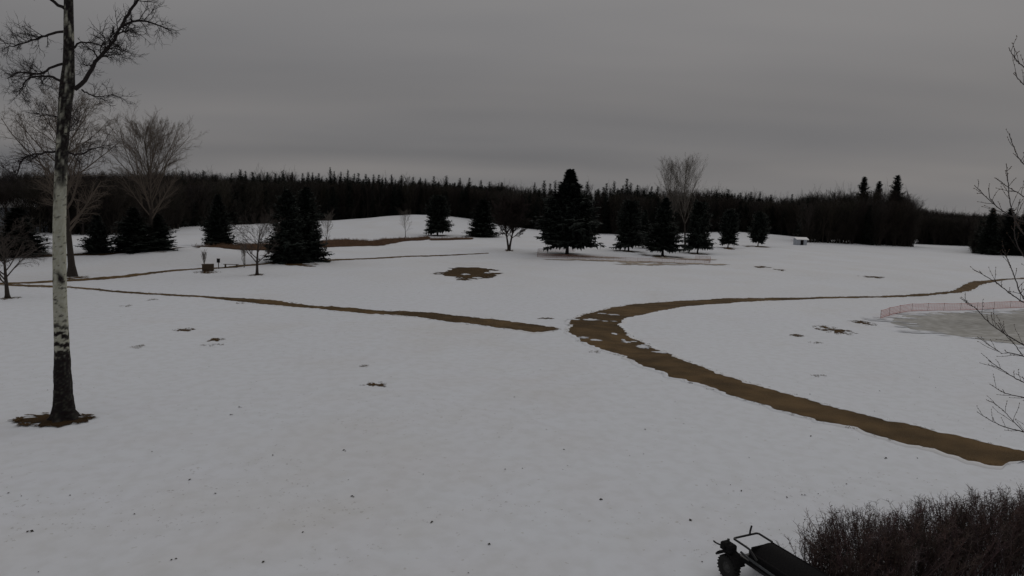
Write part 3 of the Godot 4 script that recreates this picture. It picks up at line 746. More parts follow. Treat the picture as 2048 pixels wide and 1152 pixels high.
func build_trees() -> void:
	var sp := []
	for k in 4: sp.append(spruce(40 + k, 10.0, 3.15, 0.07, 30, 19, 9, 0.0, 0.85))
	var lift := []
	for k in 2: lift.append(spruce(50 + k, 10.0, 3.15, 0.19, 27, 20, 9, 0.0, 0.85))
	var rd := []
	for k in 3: rd.append(spruce(60 + k, 8.0, 3.0, 0.24, 24, 20, 9, 0.62))
	var big := spruce(79, 16.0, 6.4, 0.235, 44, 24, 11, 0.0, 1.08)
	var tall := []
	for k in 2: tall.append(spruce(85 + k, 22.0, 4.2, 0.05, 60, 12, 5, 0.0, 0.72))
	var turn := 0.4
	var k := 0
	for t in TREES:
		var at := on_ground(t[1], t[2])
		turn += 1.9
		k += 1
		var h: float = t[3]
		var w: float = t[4]
		match t[0]:
			"spruce": place_tree("spruce_tree", sp[k % 4], M.bark, M.needles, at, turn, Vector3(w / 2.8, h / 10.0, w / 2.8), t[6], "spruces on the course")
			"round": place_tree("spruce_tree", rd[k % 3], M.bark, M.needles, at, turn, Vector3(w / 2.9, h / 8.0, w / 2.9), t[6], "spruces on the course")
			"lifted": place_tree("spruce_tree", lift[k % 2], M.bark, M.needles, at, turn, Vector3(w / 2.9, h / 10.0, w / 2.9), t[6], "spruces on the course")
			"bigspruce": place_tree("spruce_tree", big, M.bark, M.needles, at, turn, Vector3(w / 5.6, h / 16.0, w / 5.6), t[6], "spruces on the course")
			"tallspruce": place_tree("spruce_tree", tall[k % 2], M.bark, M.needles, at, turn, Vector3(w / 3.6, h / 22.0, w / 3.6), t[6], "spruces at the forest edge")
			"poplar": place_tree("poplar_tree", bare_tree(POPLAR, 300 + k, h, w), M.bark, M.poplar_twigs, at, 0.0, Vector3.ONE, t[6])
			"fan": place_tree("poplar_tree", bare_tree(FAN, 320 + k, h, w), M.bark, M.poplar_twigs, at, 0.0, Vector3.ONE, t[6])
			"twin": place_tree("poplar_tree", bare_tree(TWIN, 340 + k, h, w), M.bark, M.pale_twigs, at, 0.0, Vector3.ONE, t[6])
			"apple": place_tree("bare_tree", bare_tree(APPLE, 400 + k, h, w), M.bark, M.twigs, at, turn, Vector3.ONE, t[6])
			"sapling": place_tree("sapling", bare_tree(SAPLING, 430 + k, h, w), M.bark, M.pale_twigs, at, turn, Vector3.ONE, t[6])
			"forked": place_tree("bare_tree", bare_tree(FORKED, 450 + k, h, w), M.bark, M.red_twigs, at, 0.0, Vector3.ONE, t[6])
			"wisp": place_tree("shrub", bare_tree(WISP, 470 + k, h, w), M.pale_twigs, M.pale_twigs, at, turn, Vector3.ONE, t[6]).set_meta("category", "shrub")

# ------------------------------------------------------------------ the forest round the course
func edge_at(line: Array, f: float) -> Array:
	var s := clampi(int(f), 0, line.size() - 2)
	var t := f - s
	var r := []
	for q in 4: r.append(lerpf(line[s][q], line[s + 1][q], t))
	return r

func joined(a: Array) -> ArrayMesh:
	# trunk and crown of a far tree in one mesh with two surfaces
	var m := ArrayMesh.new()
	for q in a: m.add_surface_from_arrays(Mesh.PRIMITIVE_TRIANGLES, q.surface_get_arrays(0))
	return m

func build_forest() -> void:
	var firs := []
	for k in 3: firs.append(spruce(500 + k, 20.0, 3.3, 0.04, 44, 10, 3, 0.0, 0.6, false))
	var woods := []
	for k in 3: woods.append(bare_tree(THICKET, 520 + k, 17.0, 3.6))
	var brush := bare_tree(THICKET, 530, 6.0, 2.6)
	rng.seed = 71
	# spires that stand out against the sky
	for k in SKYLINE_SPRUCES.size():
		var s: Array = SKYLINE_SPRUCES[k]
		var f := rng.randf_range(0.85, 1.3)
		var sc := Vector3(f, s[2] / 20.0, f)
		place_tree("skyline_spruce", firs[k % 3], M.bark, M.needles, on_ground(s[0], s[1]), rng.randf() * TAU, sc, s[3], "spruces along the far skyline")
	var fir_places := [[], [], []]
	var wood_places := [[], [], []]
	var wood_tints := [[], [], []]
	var brush_places := []
	var brush_tints := []
	for line in [FOREST_EDGE, STAND_EDGE, FAR_RIGHT_EDGE, CORNER_EDGE]:
		var total := 0.0
		for s in line.size() - 1:
			total += Vector2(line[s][0], line[s][1]).distance_to(Vector2(line[s + 1][0], line[s + 1][1]))
		var rows := 5 if line == STAND_EDGE else 8
		var n := int(total / 2.4)
		for row in rows:
			for q in n:
				var e := edge_at(line, (q + rng.randf()) / n * (line.size() - 1))
				var out := Vector2(e[0], e[1]).normalized()
				var back := row * (5.0 if line == STAND_EDGE else 6.5) + rng.randf_range(-2.0, 2.5)
				if line != STAND_EDGE and row > 5: back += (row - 5) * 8.0
				var p := Vector2(e[0], e[1]) + out * back
				var tall: float = e[2] * rng.randf_range(0.88, 1.02) * (0.82 if row < 2 else 1.0)
				var fir: bool = rng.randf() < e[3] and (row > 1 or rng.randf() < 0.4)
				var b := Basis(Vector3.UP, rng.randf() * TAU)
				var g := on_ground(p.x, p.y)
				if fir:
					var f := rng.randf_range(0.8, 1.25)
					fir_places[(q + row) % 3].append(Transform3D(b * Basis.from_scale(Vector3(f, tall / 20.0, f)), g))
				else:
					var f2 := rng.randf_range(0.8, 1.3)
					var tone := rng.randf_range(0.6, 1.3)
					wood_places[(q + row) % 3].append(Transform3D(b * Basis.from_scale(Vector3(f2, tall / 17.0, f2)), g))
					wood_tints[(q + row) % 3].append(Color(tone, tone * rng.randf_range(0.9, 1.05), tone * rng.randf_range(0.85, 1.05)))
				for extra in (2 if row < 3 else 0):
					var f3 := rng.randf_range(0.7, 1.3)
					var p2 := p + Vector2(rng.randf_range(-2, 2), rng.randf_range(-2, 2))
					brush_places.append(Transform3D(b * Basis.from_scale(Vector3(f3, f3 * rng.randf_range(0.6, 1.1), f3)), on_ground(p2.x, p2.y)))
					var tn := rng.randf_range(0.5, 1.1)
					brush_tints.append(Color(tn, tn * 0.97, tn * 0.95))
	for k in 3:
		stuff("forest_spruces", joined(firs[k]), M.needles, fir_places[k], ["dark mass of spruces filling the far forest", "dense spruces behind the skyline spires", "close-grown spruces deep in the far forest"][k], "forest")
		stuff("forest_bare_trees", joined(woods[k]), M.forest_twigs, wood_places[k], ["brown mass of leafless trees along the forest edge", "leafless aspens crowding the forest edge", "bare brown trees mixed into the far forest"][k], "forest", wood_tints[k])
	stuff("forest_undergrowth", joined(brush), M.forest_twigs, brush_places, "tangled leafless undergrowth along the foot of the forest", "undergrowth", brush_tints)

# ------------------------------------------------------------------ foreground birch
func twiggy(mb: MB, p: Vector3, d: Vector3, length: float, r: float, level: int, curl: float, droop: float) -> void:
	var segs := 4
	var pts := PackedVector3Array([p])
	var rad := PackedFloat32Array([r])
	var dir := d
	for k in segs:
		dir = (dir + Vector3(rng.randf_range(-1, 1), rng.randf_range(-1, 1), rng.randf_range(-1, 1)) * curl + Vector3.UP * droop).normalized()
		pts.append(pts[-1] + dir * length / segs)
		rad.append(lerpf(r, r * 0.35, (k + 1.0) / segs))
	mb.tube(pts, rad, 4 if level == 0 else 3)
	if level >= 2: return
	for k in ([5, 4, 0][level]):
		var t := lerpf(0.2, 1.0, (k + rng.randf()) / [5, 4, 1][level])
		var at := t * segs
		var s := mini(int(at), segs - 1)
		twiggy(mb, pts[s].lerp(pts[s + 1], at - s), spin((pts[s + 1] - pts[s]).normalized(), rng.randf_range(0.4, 1.0), rng.randf() * TAU), length * rng.randf_range(0.4, 0.75), maxf(r * 0.6, 0.004), level + 1, curl, droop)

func build_birch() -> void:
	var foot := Vector3(BIRCH_TRUNK[0][0], BIRCH_TRUNK[0][1], BIRCH_TRUNK[0][2])
	foot.y = height(foot.x, foot.z)
	var t := thing("birch_tree", "tall pale-barked birch with a black furrowed base rising past the top of the view", "tree", foot)
	# trunk: a curve through the measured points, finely ringed so that the bark's own marks can be laid on it
	var cv := Curve3D.new()
	for k in BIRCH_TRUNK.size():
		cv.add_point(Vector3(BIRCH_TRUNK[k][0], BIRCH_TRUNK[k][1], BIRCH_TRUNK[k][2]) - foot)
	var total := cv.get_baked_length()
	var lens := []
	for k in BIRCH_TRUNK.size(): lens.append(cv.get_closest_offset(cv.get_point_position(k)))
	var mb := MB.new()
	var sides := 28
	var rings := 620
	var pale := Color(0.32, 0.32, 0.25)
	var white := Color(0.42, 0.42, 0.36)
	var black := Color(0.012, 0.010, 0.011)
	var grey := Color(0.055, 0.05, 0.045)
	var bark := FastNoiseLite.new()
	bark.seed = 12; bark.frequency = 1.0; bark.fractal_octaves = 4
	for k in rings + 1:
		var at := total * k / rings
		var s := 0
		while s < lens.size() - 2 and lens[s + 1] < at: s += 1
		var f: float = clampf((at - lens[s]) / (lens[s + 1] - lens[s]), 0.0, 1.0)
		var r: float = lerpf(BIRCH_RADIUS[s], BIRCH_RADIUS[s + 1], f)
		var p := cv.sample_baked(at)
		var y := p.y
		for q in sides:
			var an := TAU * q / sides
			var o := Vector3(cos(an), 0, sin(an))
			var rough := ss(3.0, 1.6, y)
			var furrow := bark.get_noise_3d(o.x * 2.6, y * 1.1, o.z * 2.6)
			var fine := bark.get_noise_3d(o.x * 5.0 + 20.0, y * 6.0, o.z * 5.0)
			var flare := 1.0 + 0.35 * exp(-y * 5.0) * (1.0 + 0.8 * sin(an * 5.0 + 0.6))
			var rr := r * flare * (1.0 + rough * 0.10 * furrow * 2.0 + 0.02 * fine)
			mb.v.append(p + o * rr); mb.n.append(o)
			# bark marks: scars lie across the trunk, the old bark at the foot is black, the upper trunk is blotched dark
			var scar := bark.get_noise_3d(o.x * 0.9, y * 8.0 + 3.0, o.z * 0.9)
			var wide := bark.get_noise_3d(o.x * 0.7 + 9.0, y * 1.5, o.z * 0.7)
			var col := pale.lerp(white, clampf(0.5 + fine * 1.2, 0.0, 1.0))
			col = col.lerp(grey, clampf((scar - 0.26) * 6.0, 0.0, 0.9))
			var dark_foot := ss(2.35, 2.0, y + furrow * 0.25)
			var band := ss(3.35, 2.9, y + wide * 0.2) * clampf((sin(y * 21.0 + wide * 5.0 + sin(an) * 0.7) + 0.25) * 3.0, 0.0, 1.0)
			var upper := ss(6.7, 8.2, y + wide * 1.2) * clampf(1.45 + furrow * 1.5 + wide * 2.4, 0.0, 1.0)
			var collar := ss(0.30, 0.12, absf(y - 4.55 + furrow * 0.1)) * clampf(wide * 2.0 + 0.5, 0.0, 1.0)
			col = col.lerp(black, clampf(maxf(maxf(dark_foot, band), maxf(upper, collar)), 0.0, 1.0) * clampf(1.0 + fine * 0.3, 0.0, 1.0))
			col = col.lerp(grey, clampf(fine * 1.2 - 0.2, 0.0, 0.4) * maxf(dark_foot, upper))
			mb.c.append(col)
	for k in rings:
		for q in sides:
			var a := k * sides + q
			var b := k * sides + (q + 1) % sides
			mb.i.append_array([a, a + sides, b, b, a + sides, b + sides])
	var st := SurfaceTool.new()
	st.create_from(mb.mesh(), 0)
	st.generate_normals()
	part("trunk", st.commit(), M.birch, t)
	rng.seed = 33
	for e in BIRCH_BRANCHES:
		var bm := MB.new()
		var tw := MB.new()
		var c2 := Curve3D.new()
		for p in e[1]: c2.add_point(Vector3(p[0], p[1], p[2]) - foot)
		for k in range(1, e[1].size() - 1):
			var tg: Vector3 = (c2.get_point_position(k + 1) - c2.get_point_position(k - 1)) * 0.18
			c2.set_point_in(k, -tg); c2.set_point_out(k, tg)
		var ln := c2.get_baked_length()
		var pts := PackedVector3Array()
		var rad := PackedFloat32Array()
		var n := 18
		for k in n + 1:
			var w := Vector3(rng.randf_range(-1, 1), rng.randf_range(-1, 1), rng.randf_range(-1, 1)) * 0.02
			pts.append(c2.sample_baked(ln * k / n) + (w if k > 0 else Vector3.ZERO))
			rad.append(e[0] * lerpf(1.0, 0.25, k / float(n)))
		bm.tube(pts, rad, 8)
		var br := part("branch", bm.mesh(), M.dark_bark, t)
		var shoots := int(ln * 9.0) + 5
		for k in shoots:
			var f := lerpf(0.28, 1.0, (k + rng.randf()) / shoots)
			var at := f * n
			var s := mini(int(at), n - 1)
			var dd := (pts[s + 1] - pts[s]).normalized()
			twiggy(tw, pts[s].lerp(pts[s + 1], at - s), spin(dd, rng.randf_range(0.5, 1.2), rng.randf() * TAU), rng.randf_range(0.25, 0.62), maxf(rad[s] * 0.4, 0.008), 0, 0.28, 0.03)
		part("twigs", tw.mesh(), M.dark_bark, br).set_meta("kind", "stuff")

# ------------------------------------------------------------------ tree whose branches reach in from the right
func build_edge_tree() -> void:
	var foot := Vector3(EDGE_TREE_FOOT[0], EDGE_TREE_FOOT[1], EDGE_TREE_FOOT[2])
	var t := thing("budding_tree", "leafless young tree by the hedge, its budded twigs reaching in from the right edge", "tree", foot)
	rng.seed = 91
	var mb := MB.new()
	var pts := PackedVector3Array()
	var rad := PackedFloat32Array()
	for k in 25:
		var f := k / 24.0
		pts.append(Vector3(0.12 * sin(f * 5.0), -0.1 + 11.0 * f, 0.1 * sin(f * 3.0 + 1.0)))
		rad.append(0.10 * (1.0 - 0.9 * f) * (1.0 + 0.5 * exp(-f * 20.0)))
	mb.tube(pts, rad, 10)
	part("trunk", mb.mesh(), M.twig_bark, t)
	for e in EDGE_TREE_BRANCHES:
		var cv := Curve3D.new()
		for k in e.size():
			var p := Vector3(e[k][0], e[k][1], e[k][2]) - foot
			if k == 0 and e.size() > 4 and Vector2(p.x, p.z).length() < 0.9:
				# joins the trunk a little below where it leaves the crown's middle
				var q := clampf((p.y - 0.25 + 0.1) / 11.0 * 24.0, 0.0, 23.0)
				p = pts[int(q)].lerp(pts[int(q) + 1], q - int(q))
			cv.add_point(p)
		for k in range(1, e.size() - 1):
			var tg: Vector3 = (cv.get_point_position(k + 1) - cv.get_point_position(k - 1)) * 0.17
			cv.set_point_in(k, -tg); cv.set_point_out(k, tg)
		var ln := cv.get_baked_length()
		var n := int(ln / 0.05) + 6
		var line := PackedVector3Array()
		var lr := PackedFloat32Array()
		var r0 := clampf(ln * 0.009, 0.006, 0.016)
		for k in n + 1:
			var w := Vector3(rng.randf_range(-1, 1), rng.randf_range(-1, 1), rng.randf_range(-1, 1)) * 0.004
			line.append(cv.sample_baked(ln * k / n) + (w if k > 0 else Vector3.ZERO))
			lr.append(lerpf(r0, 0.0035, k / float(n)))
		var bm := MB.new()
		bm.tube(line, lr, 6)
		var br := part("branch", bm.mesh(), M.twig_bark, t)
		var tw := MB.new()
		var bd := MB.new()
		var shoots := int(ln * 8.0)
		for k in shoots:
			var f := lerpf(0.2, 0.98, (k + rng.randf()) / shoots)
			var s := mini(int(f * n), n - 1)
			var dd := (line[s + 1] - line[s]).normalized()
			var d := (spin(dd, rng.randf_range(0.4, 0.9), rng.randf() * TAU) + Vector3.UP * 0.35).normalized()
			var sl := rng.randf_range(0.08, 0.42) * (1.2 - 0.6 * f)
			var p := line[s]
			var sp := PackedVector3Array([p])
			var sr := PackedFloat32Array([0.0036])
			for q in 4:
				d = (d + Vector3(rng.randf_range(-1, 1), rng.randf_range(-0.6, 1), rng.randf_range(-1, 1)) * 0.16).normalized()
				sp.append(sp[-1] + d * sl / 4.0); sr.append(lerpf(0.0036, 0.002, (q + 1) / 4.0))
				if q > 0: bud(bd, sp[-1], (d + Vector3(rng.randf_range(-1, 1), rng.randf_range(-0.5, 1), rng.randf_range(-1, 1)) * 0.7).normalized())
			tw.tube(sp, sr, 4)
		for k in int(ln * 12.0):
			var s := mini(int(lerpf(0.3, 1.0, rng.randf()) * n), n - 1)
			var dd := (line[s + 1] - line[s]).normalized()
			bud(bd, line[s], spin(dd, 0.7, rng.randf() * TAU))
		bud(bd, line[n], (line[n] - line[n - 1]).normalized())
		if tw.v.size(): part("twigs", tw.mesh(), M.twig_bark, br).set_meta("kind", "stuff")
		part("buds", bd.mesh(), M.bud, br).set_meta("kind", "stuff")

func bud(mb: MB, p: Vector3, d: Vector3) -> void:
	var l := rng.randf_range(0.012, 0.024)
	var c := Color(1, 1, 1) if rng.randf() < 0.88 else Color(2.6, 2.2, 0.9)
	mb.tube(PackedVector3Array([p, p + d * l * 0.35, p + d * l * 0.75, p + d * l]), PackedFloat32Array([0.002, 0.0055, 0.004, 0.0004]), 5, c)

# ------------------------------------------------------------------ hedge
func build_hedge() -> void:
	rng.seed = 17
	var from := Vector2(5.95, -12.0)
	var to := Vector2(13.6, -14.2)
	var run := to - from
	var across := Vector2(-run.y, run.x).normalized()
	var t := thing("hedge", "clipped leafless hedge of dark upright twigs in the near right corner", "hedge", on_ground(from.x, from.y))
	var base := on_ground(from.x, from.y)
	var stems := MB.new()
	var twigs := MB.new()
	var leaves := MB.new()
	var n := 1350
	for k in n:
		var f := (k + rng.randf()) / n
		var taper := ss(-0.02, 0.06, f)
		var off := rng.randf_range(-0.62, 0.62) * lerpf(0.45, 1.0, taper)
		var p := from + run * f + across * off
		var g := on_ground(p.x, p.y) - base
		var top := lerpf(1.22, 1.42, ss(0.0, 0.12, f)) + 0.10 * ss(0.35, 0.55, f) + 0.16 * ragged.get_noise_2d(p.x * 4.5, p.y * 4.5) - 0.22 * absf(off)
		top += rng.randf_range(-0.22, 0.06) + (rng.randf_range(0.0, 0.2) if rng.randf() < 0.05 else 0.0)
		var d := Vector3(rng.randf_range(-0.42, 0.42), 1.0, rng.randf_range(-0.42, 0.42)).normalized()
		var pts := PackedVector3Array([g])
		var rad := PackedFloat32Array([0.012])
		for q in 5:
			d = (d + Vector3(rng.randf_range(-1, 1), 0.25, rng.randf_range(-1, 1)) * 0.22).normalized()
			pts.append(pts[-1] + d * top / 5.0)
			rad.append(lerpf(0.012, 0.003, (q + 1) / 5.0))
		var tone := rng.randf_range(0.2, 0.95)
		var col := Color(tone * rng.randf_range(0.95, 1.2), tone * 0.95, tone * rng.randf_range(0.85, 1.1))
		stems.tube(pts, rad, 4, col)
		for q in 24:
			var u := lerpf(0.25, 1.0, pow(rng.randf(), 0.7))
			var s := mini(int(u * 5.0), 4)
			var b := pts[s].lerp(pts[s + 1], u * 5.0 - s)
			var dd := (Vector3(rng.randf_range(-1, 1), rng.randf_range(-0.1, 1.3), rng.randf_range(-1, 1))).normalized()
			var sl := rng.randf_range(0.08, 0.30) * (1.15 - 0.5 * u)
			var e := b + dd * sl
			twigs.spike(b, dd * sl, 0.0045, col)
			twigs.spike(b + dd * sl * 0.5, (dd + Vector3(rng.randf_range(-1, 1), 0.3, rng.randf_range(-1, 1))).normalized() * sl * 0.6, 0.003, col * 1.05)
			if rng.randf() < 0.30 and u < 0.93:
				var a := Vector3(rng.randf_range(-1, 1), rng.randf_range(-0.7, 0.4), rng.randf_range(-1, 1)).normalized() * rng.randf_range(0.02, 0.045)
				var c := a.cross(Vector3(rng.randf_range(-1, 1), 1, rng.randf_range(-1, 1))).normalized() * a.length() * 0.45
				var lc := Color(0.9, 0.8, 0.7) * rng.randf_range(0.5, 1.5) if rng.randf() < 0.8 else Color(1.1, 1.35, 0.9)
				leaves.tri(e, e + a * 0.5 + c, e + a, lc)
				leaves.tri(e, e + a, e + a * 0.5 - c, lc)
	part("stems", stems.mesh(), M.hedge, t)
	part("twigs", twigs.mesh(), M.hedge, t)
	part("leaves", leaves.mesh(), M.hedge_leaf, t)

# ------------------------------------------------------------------ utility cart beside the hedge
func ring_line(pts: Array, r: float, sides := 10) -> ArrayMesh:
	var mb := MB.new()
	var cv := Curve3D.new()
	for p in pts: cv.add_point(p)
	for k in range(1, pts.size() - 1):
		var a: Vector3 = (pts[k] - pts[k - 1]).normalized()
		var b: Vector3 = (pts[k + 1] - pts[k]).normalized()
		var h: Vector3 = (a + b).normalized() * minf(pts[k].distance_to(pts[k - 1]), pts[k].distance_to(pts[k + 1])) * 0.12
		cv.set_point_in(k, -h); cv.set_point_out(k, h)
	cv.bake_interval = 0.02
	var line := cv.get_baked_points()
	var rad := PackedFloat32Array()
	for p in line: rad.append(r)
	mb.tube(line, rad, sides, Color.WHITE, true)
	return mb.mesh()

func lathe(profile: Array, sides: int) -> ArrayMesh:
	# profile of [radius, x] turned about the x axis
	var st := SurfaceTool.new()
	st.begin(Mesh.PRIMITIVE_TRIANGLES)
	for k in profile.size() - 1:
		for s in sides:
			var q := []
			for e in [[k, s], [k + 1, s], [k + 1, s + 1], [k, s + 1]]:
				var an: float = TAU * e[1] / sides
				q.append(Vector3(profile[e[0]][1], profile[e[0]][0] * cos(an), profile[e[0]][0] * sin(an)))
			for e in [0, 1, 2, 0, 2, 3]:
				st.set_smooth_group(0)
				st.add_vertex(q[e])
	st.generate_normals()
	return st.commit()

func wheel(parent: Node3D, at: Vector3) -> void:
	var w := Node3D.new()
	w.name = "wheel"
	parent.add_child(w, true)
	w.position = at
	var prof := [[0.11, -0.07], [0.19, -0.095], [0.222, -0.08], [0.232, -0.04], [0.234, 0.0], [0.232, 0.04], [0.222, 0.08], [0.19, 0.095], [0.11, 0.07]]
	var tyre := part("tyre", lathe(prof, 28), M.rubber, w)
	var lugs := MB.new()
	for k in 22:
		for s in [-1.0, 1.0]:
			var an: float = TAU * (k + (0.5 if s > 0 else 0.0)) / 22.0
			var b := Basis(Vector3.RIGHT, an)
			var k0 := lugs.v.size()
			lugs.box(Vector3(0.008 if s > 0 else -0.085, 0.222, -0.013), Vector3(0.085 if s > 0 else -0.008, 0.246, 0.013), 0.004)
			for q in range(k0, lugs.v.size()):
				lugs.v[q] = b * lugs.v[q]; lugs.n[q] = b * lugs.n[q]
	part("tread", lugs.mesh(), M.rubber, w)
	part("rim", lathe([[0.0, -0.05], [0.05, -0.055], [0.06, -0.03], [0.10, -0.035], [0.118, -0.07], [0.118, 0.07], [0.10, 0.035], [0.06, 0.03], [0.05, 0.055], [0.0, 0.05]], 24), M.dark_steel, w)
	tyre.name = "tyre"

func build_cart() -> void:
	var c := thing("utility_cart", "black utility cart with a tubular front rail and knobbly tyre beside the hedge", "cart", on_ground(4.855, -12.69), deg_to_rad(24.8))
	# load bed: a deep tray, its floor below the lip
	var bed := MB.new()
	bed.box(Vector3(-0.27, 0.46, 0.34), Vector3(0.315, 0.50, 2.05), 0.01)
	bed.box(Vector3(0.275, 0.503, 0.34), Vector3(0.318, 0.80, 2.05), 0.012)
	bed.box(Vector3(-0.275, 0.503, 0.34), Vector3(-0.232, 0.70, 2.05), 0.012)
	bed.box(Vector3(-0.229, 0.503, 0.337), Vector3(0.272, 0.785, 0.377), 0.012)
	bed.box(Vector3(-0.229, 0.503, 2.01), Vector3(0.272, 0.785, 2.047), 0.012)
	part("bed", bed.mesh(), M.black_plastic, c)
	var lid := MB.new()
	for k in 12:
		# smooth cover that slopes down to the left with a rounded crest
		var q := []
		for e in [k, k + 1]:
			var f: float = e / 12.0
			q.append(Vector3(lerpf(-0.228, 0.27, f), 0.665 + 0.135 * sin(f * PI * 0.62), 0))
		for z in [[0.36, 2.02]]:
			lid.quad(q[0] + Vector3(0, 0, z[0]), q[1] + Vector3(0, 0, z[0]), q[1] + Vector3(0, 0, z[1]), q[0] + Vector3(0, 0, z[1]))
		for z in [0.36, 2.02]:
			lid.quad(q[0] + Vector3(0, 0, z), q[1] + Vector3(0, 0, z), Vector3(q[1].x, 0.60, z), Vector3(q[0].x, 0.60, z))
	part("cover", lid.mesh(), M.black_plastic, c)
	part("front_rail", ring_line([Vector3(-0.335, 0.66, 0.62), Vector3(-0.335, 0.79, 0.40), Vector3(-0.33, 0.80, 0.0), Vector3(-0.29, 0.80, -0.03), Vector3(0.27, 0.80, -0.03), Vector3(0.31, 0.80, 0.0), Vector3(0.30, 0.80, 0.36)], 0.021), M.black_steel, c)
	part("handle", ring_line([Vector3(0.10, 0.80, -0.03), Vector3(0.11, 0.88, -0.035), Vector3(0.135, 0.985, -0.03)], 0.019), M.black_steel, c)
	part("side_tube", ring_line([Vector3(-0.29, 0.60, 0.16), Vector3(-0.33, 0.60, 0.4), Vector3(-0.345, 0.585, 1.0), Vector3(-0.345, 0.56, 1.9)], 0.024), M.grey_steel, c)
	var ch := MB.new()
	ch.box(Vector3(-0.20, 0.36, -0.05), Vector3(-0.12, 0.455, 2.0), 0.01)
	ch.box(Vector3(0.12, 0.36, -0.05), Vector3(0.20, 0.455, 2.0), 0.01)
	ch.box(Vector3(-0.115, 0.37, 0.0), Vector3(0.115, 0.44, 0.08), 0.01)
	ch.box(Vector3(-0.115, 0.37, 1.5), Vector3(0.115, 0.44, 1.58), 0.01)
	part("chassis", ch.mesh(), M.black_steel, c)
	# fender and hub housing over the front wheel
	var fd := MB.new()
	for k in 9:
		var a0 := deg_to_rad(-60.0 + k * 14.0)
		var a1 := deg_to_rad(-60.0 + (k + 1) * 14.0)
		var q := []
		for e in [[a0, 0.29], [a1, 0.29], [a1, 0.325], [a0, 0.325]]: q.append(Vector3(0, 0.245 + e[1] * cos(e[0]), e[1] * sin(e[0])))
		for x in [-0.53, -0.29]:
			fd.quad(q[0] + Vector3(x, 0, 0), q[1] + Vector3(x, 0, 0), q[2] + Vector3(x, 0, 0), q[3] + Vector3(x, 0, 0))
		fd.quad(q[2] + Vector3(-0.53, 0, 0), q[3] + Vector3(-0.53, 0, 0), q[3] + Vector3(-0.29, 0, 0), q[2] + Vector3(-0.29, 0, 0))
		fd.quad(q[1] + Vector3(-0.53, 0, 0), q[0] + Vector3(-0.53, 0, 0), q[0] + Vector3(-0.29, 0, 0), q[1] + Vector3(-0.29, 0, 0))
	part("fender", fd.mesh(), M.black_plastic, c)
	var en := MB.new()
	en.box(Vector3(-0.56, 0.575, -0.16), Vector3(-0.35, 0.74, 0.14), 0.035)
	en.box(Vector3(-0.60, 0.62, -0.10), Vector3(-0.563, 0.70, 0.02), 0.01)
	part("motor_housing", en.mesh(), M.black_plastic, c)
	part("knob", ring_line([Vector3(-0.48, 0.735, 0.0), Vector3(-0.48, 0.80, 0.0), Vector3(-0.48, 0.83, 0.0)], 0.026), M.rubber, c)
	part("lever", ring_line([Vector3(-0.55, 0.66, -0.12), Vector3(-0.61, 0.68, -0.2), Vector3(-0.64, 0.71, -0.24)], 0.016), M.black_steel, c)
	part("axle", ring_line([Vector3(-0.36, 0.245, 0.0), Vector3(0.38, 0.245, 0.0)], 0.022), M.black_steel, c)
	part("axle", ring_line([Vector3(-0.36, 0.245, 1.55), Vector3(0.38, 0.245, 1.55)], 0.022), M.black_steel, c)
	for x in [-0.15, 0.15]:
		for z in [0.0, 1.55]:
			var strut := MB.new()
			strut.box(Vector3(x - 0.02, 0.20, z - 0.025), Vector3(x + 0.02, 0.357, z + 0.025), 0.005)
			part("axle_bracket", strut.mesh(), M.black_steel, c)
	for p in [Vector3(-0.42, 0.245, 0.0), Vector3(0.42, 0.245, 0.0), Vector3(-0.42, 0.245, 1.55), Vector3(0.42, 0.245, 1.55)]: wheel(c, p)

# ------------------------------------------------------------------ fences, tee furniture, houses
func build_fence(line: Array, tall: float, gap: float, label: String, net_mat: Material) -> void:
	var base := on_ground(line[0][0], line[0][1])
	var t := thing("snow_fence", label, "fence", base, 0.0, "plastic snow fences round the greens")
	var n := int(length_of(line) / gap)
	var p := along(line, n)
	for k in range(0, n + 1):
		if k % int(2.4 / gap) == 0:
			var mb := MB.new()
			var g := on_ground(p[k].x, p[k].y) - base
			mb.tube(PackedVector3Array([g + Vector3(0, -0.1, 0), g + Vector3(0, tall * 1.18, 0)]), PackedFloat32Array([0.016, 0.016]), 6, Color.WHITE, true)
			part("post", mb.mesh(), M.fence_post, t)
	var net := MB.new()
	var rows := 6
	for r in rows:
		var pts := PackedVector3Array()
		var rad := PackedFloat32Array()
		for k in n + 1:
			var sag := 0.05 * tall * sin(PI * fmod(k * gap, 2.4) / 2.4) * (r / float(rows - 1)) + 0.02 * ragged.get_noise_2d(p[k].x * 2.0, p[k].y * 2.0)
			pts.append(on_ground(p[k].x, p[k].y, 0.05 + tall * r / (rows - 1.0) - sag) - base)
			rad.append(0.02 if r in [0, rows - 1] else 0.014)
		net.tube(pts, rad, 4)
	for k in n + 1:
		var g := on_ground(p[k].x, p[k].y) - base
		net.tube(PackedVector3Array([g + Vector3(0, 0.05, 0), g + Vector3(0, tall, 0)]), PackedFloat32Array([0.006, 0.006]), 4)
	part("netting", net.mesh(), net_mat, t)

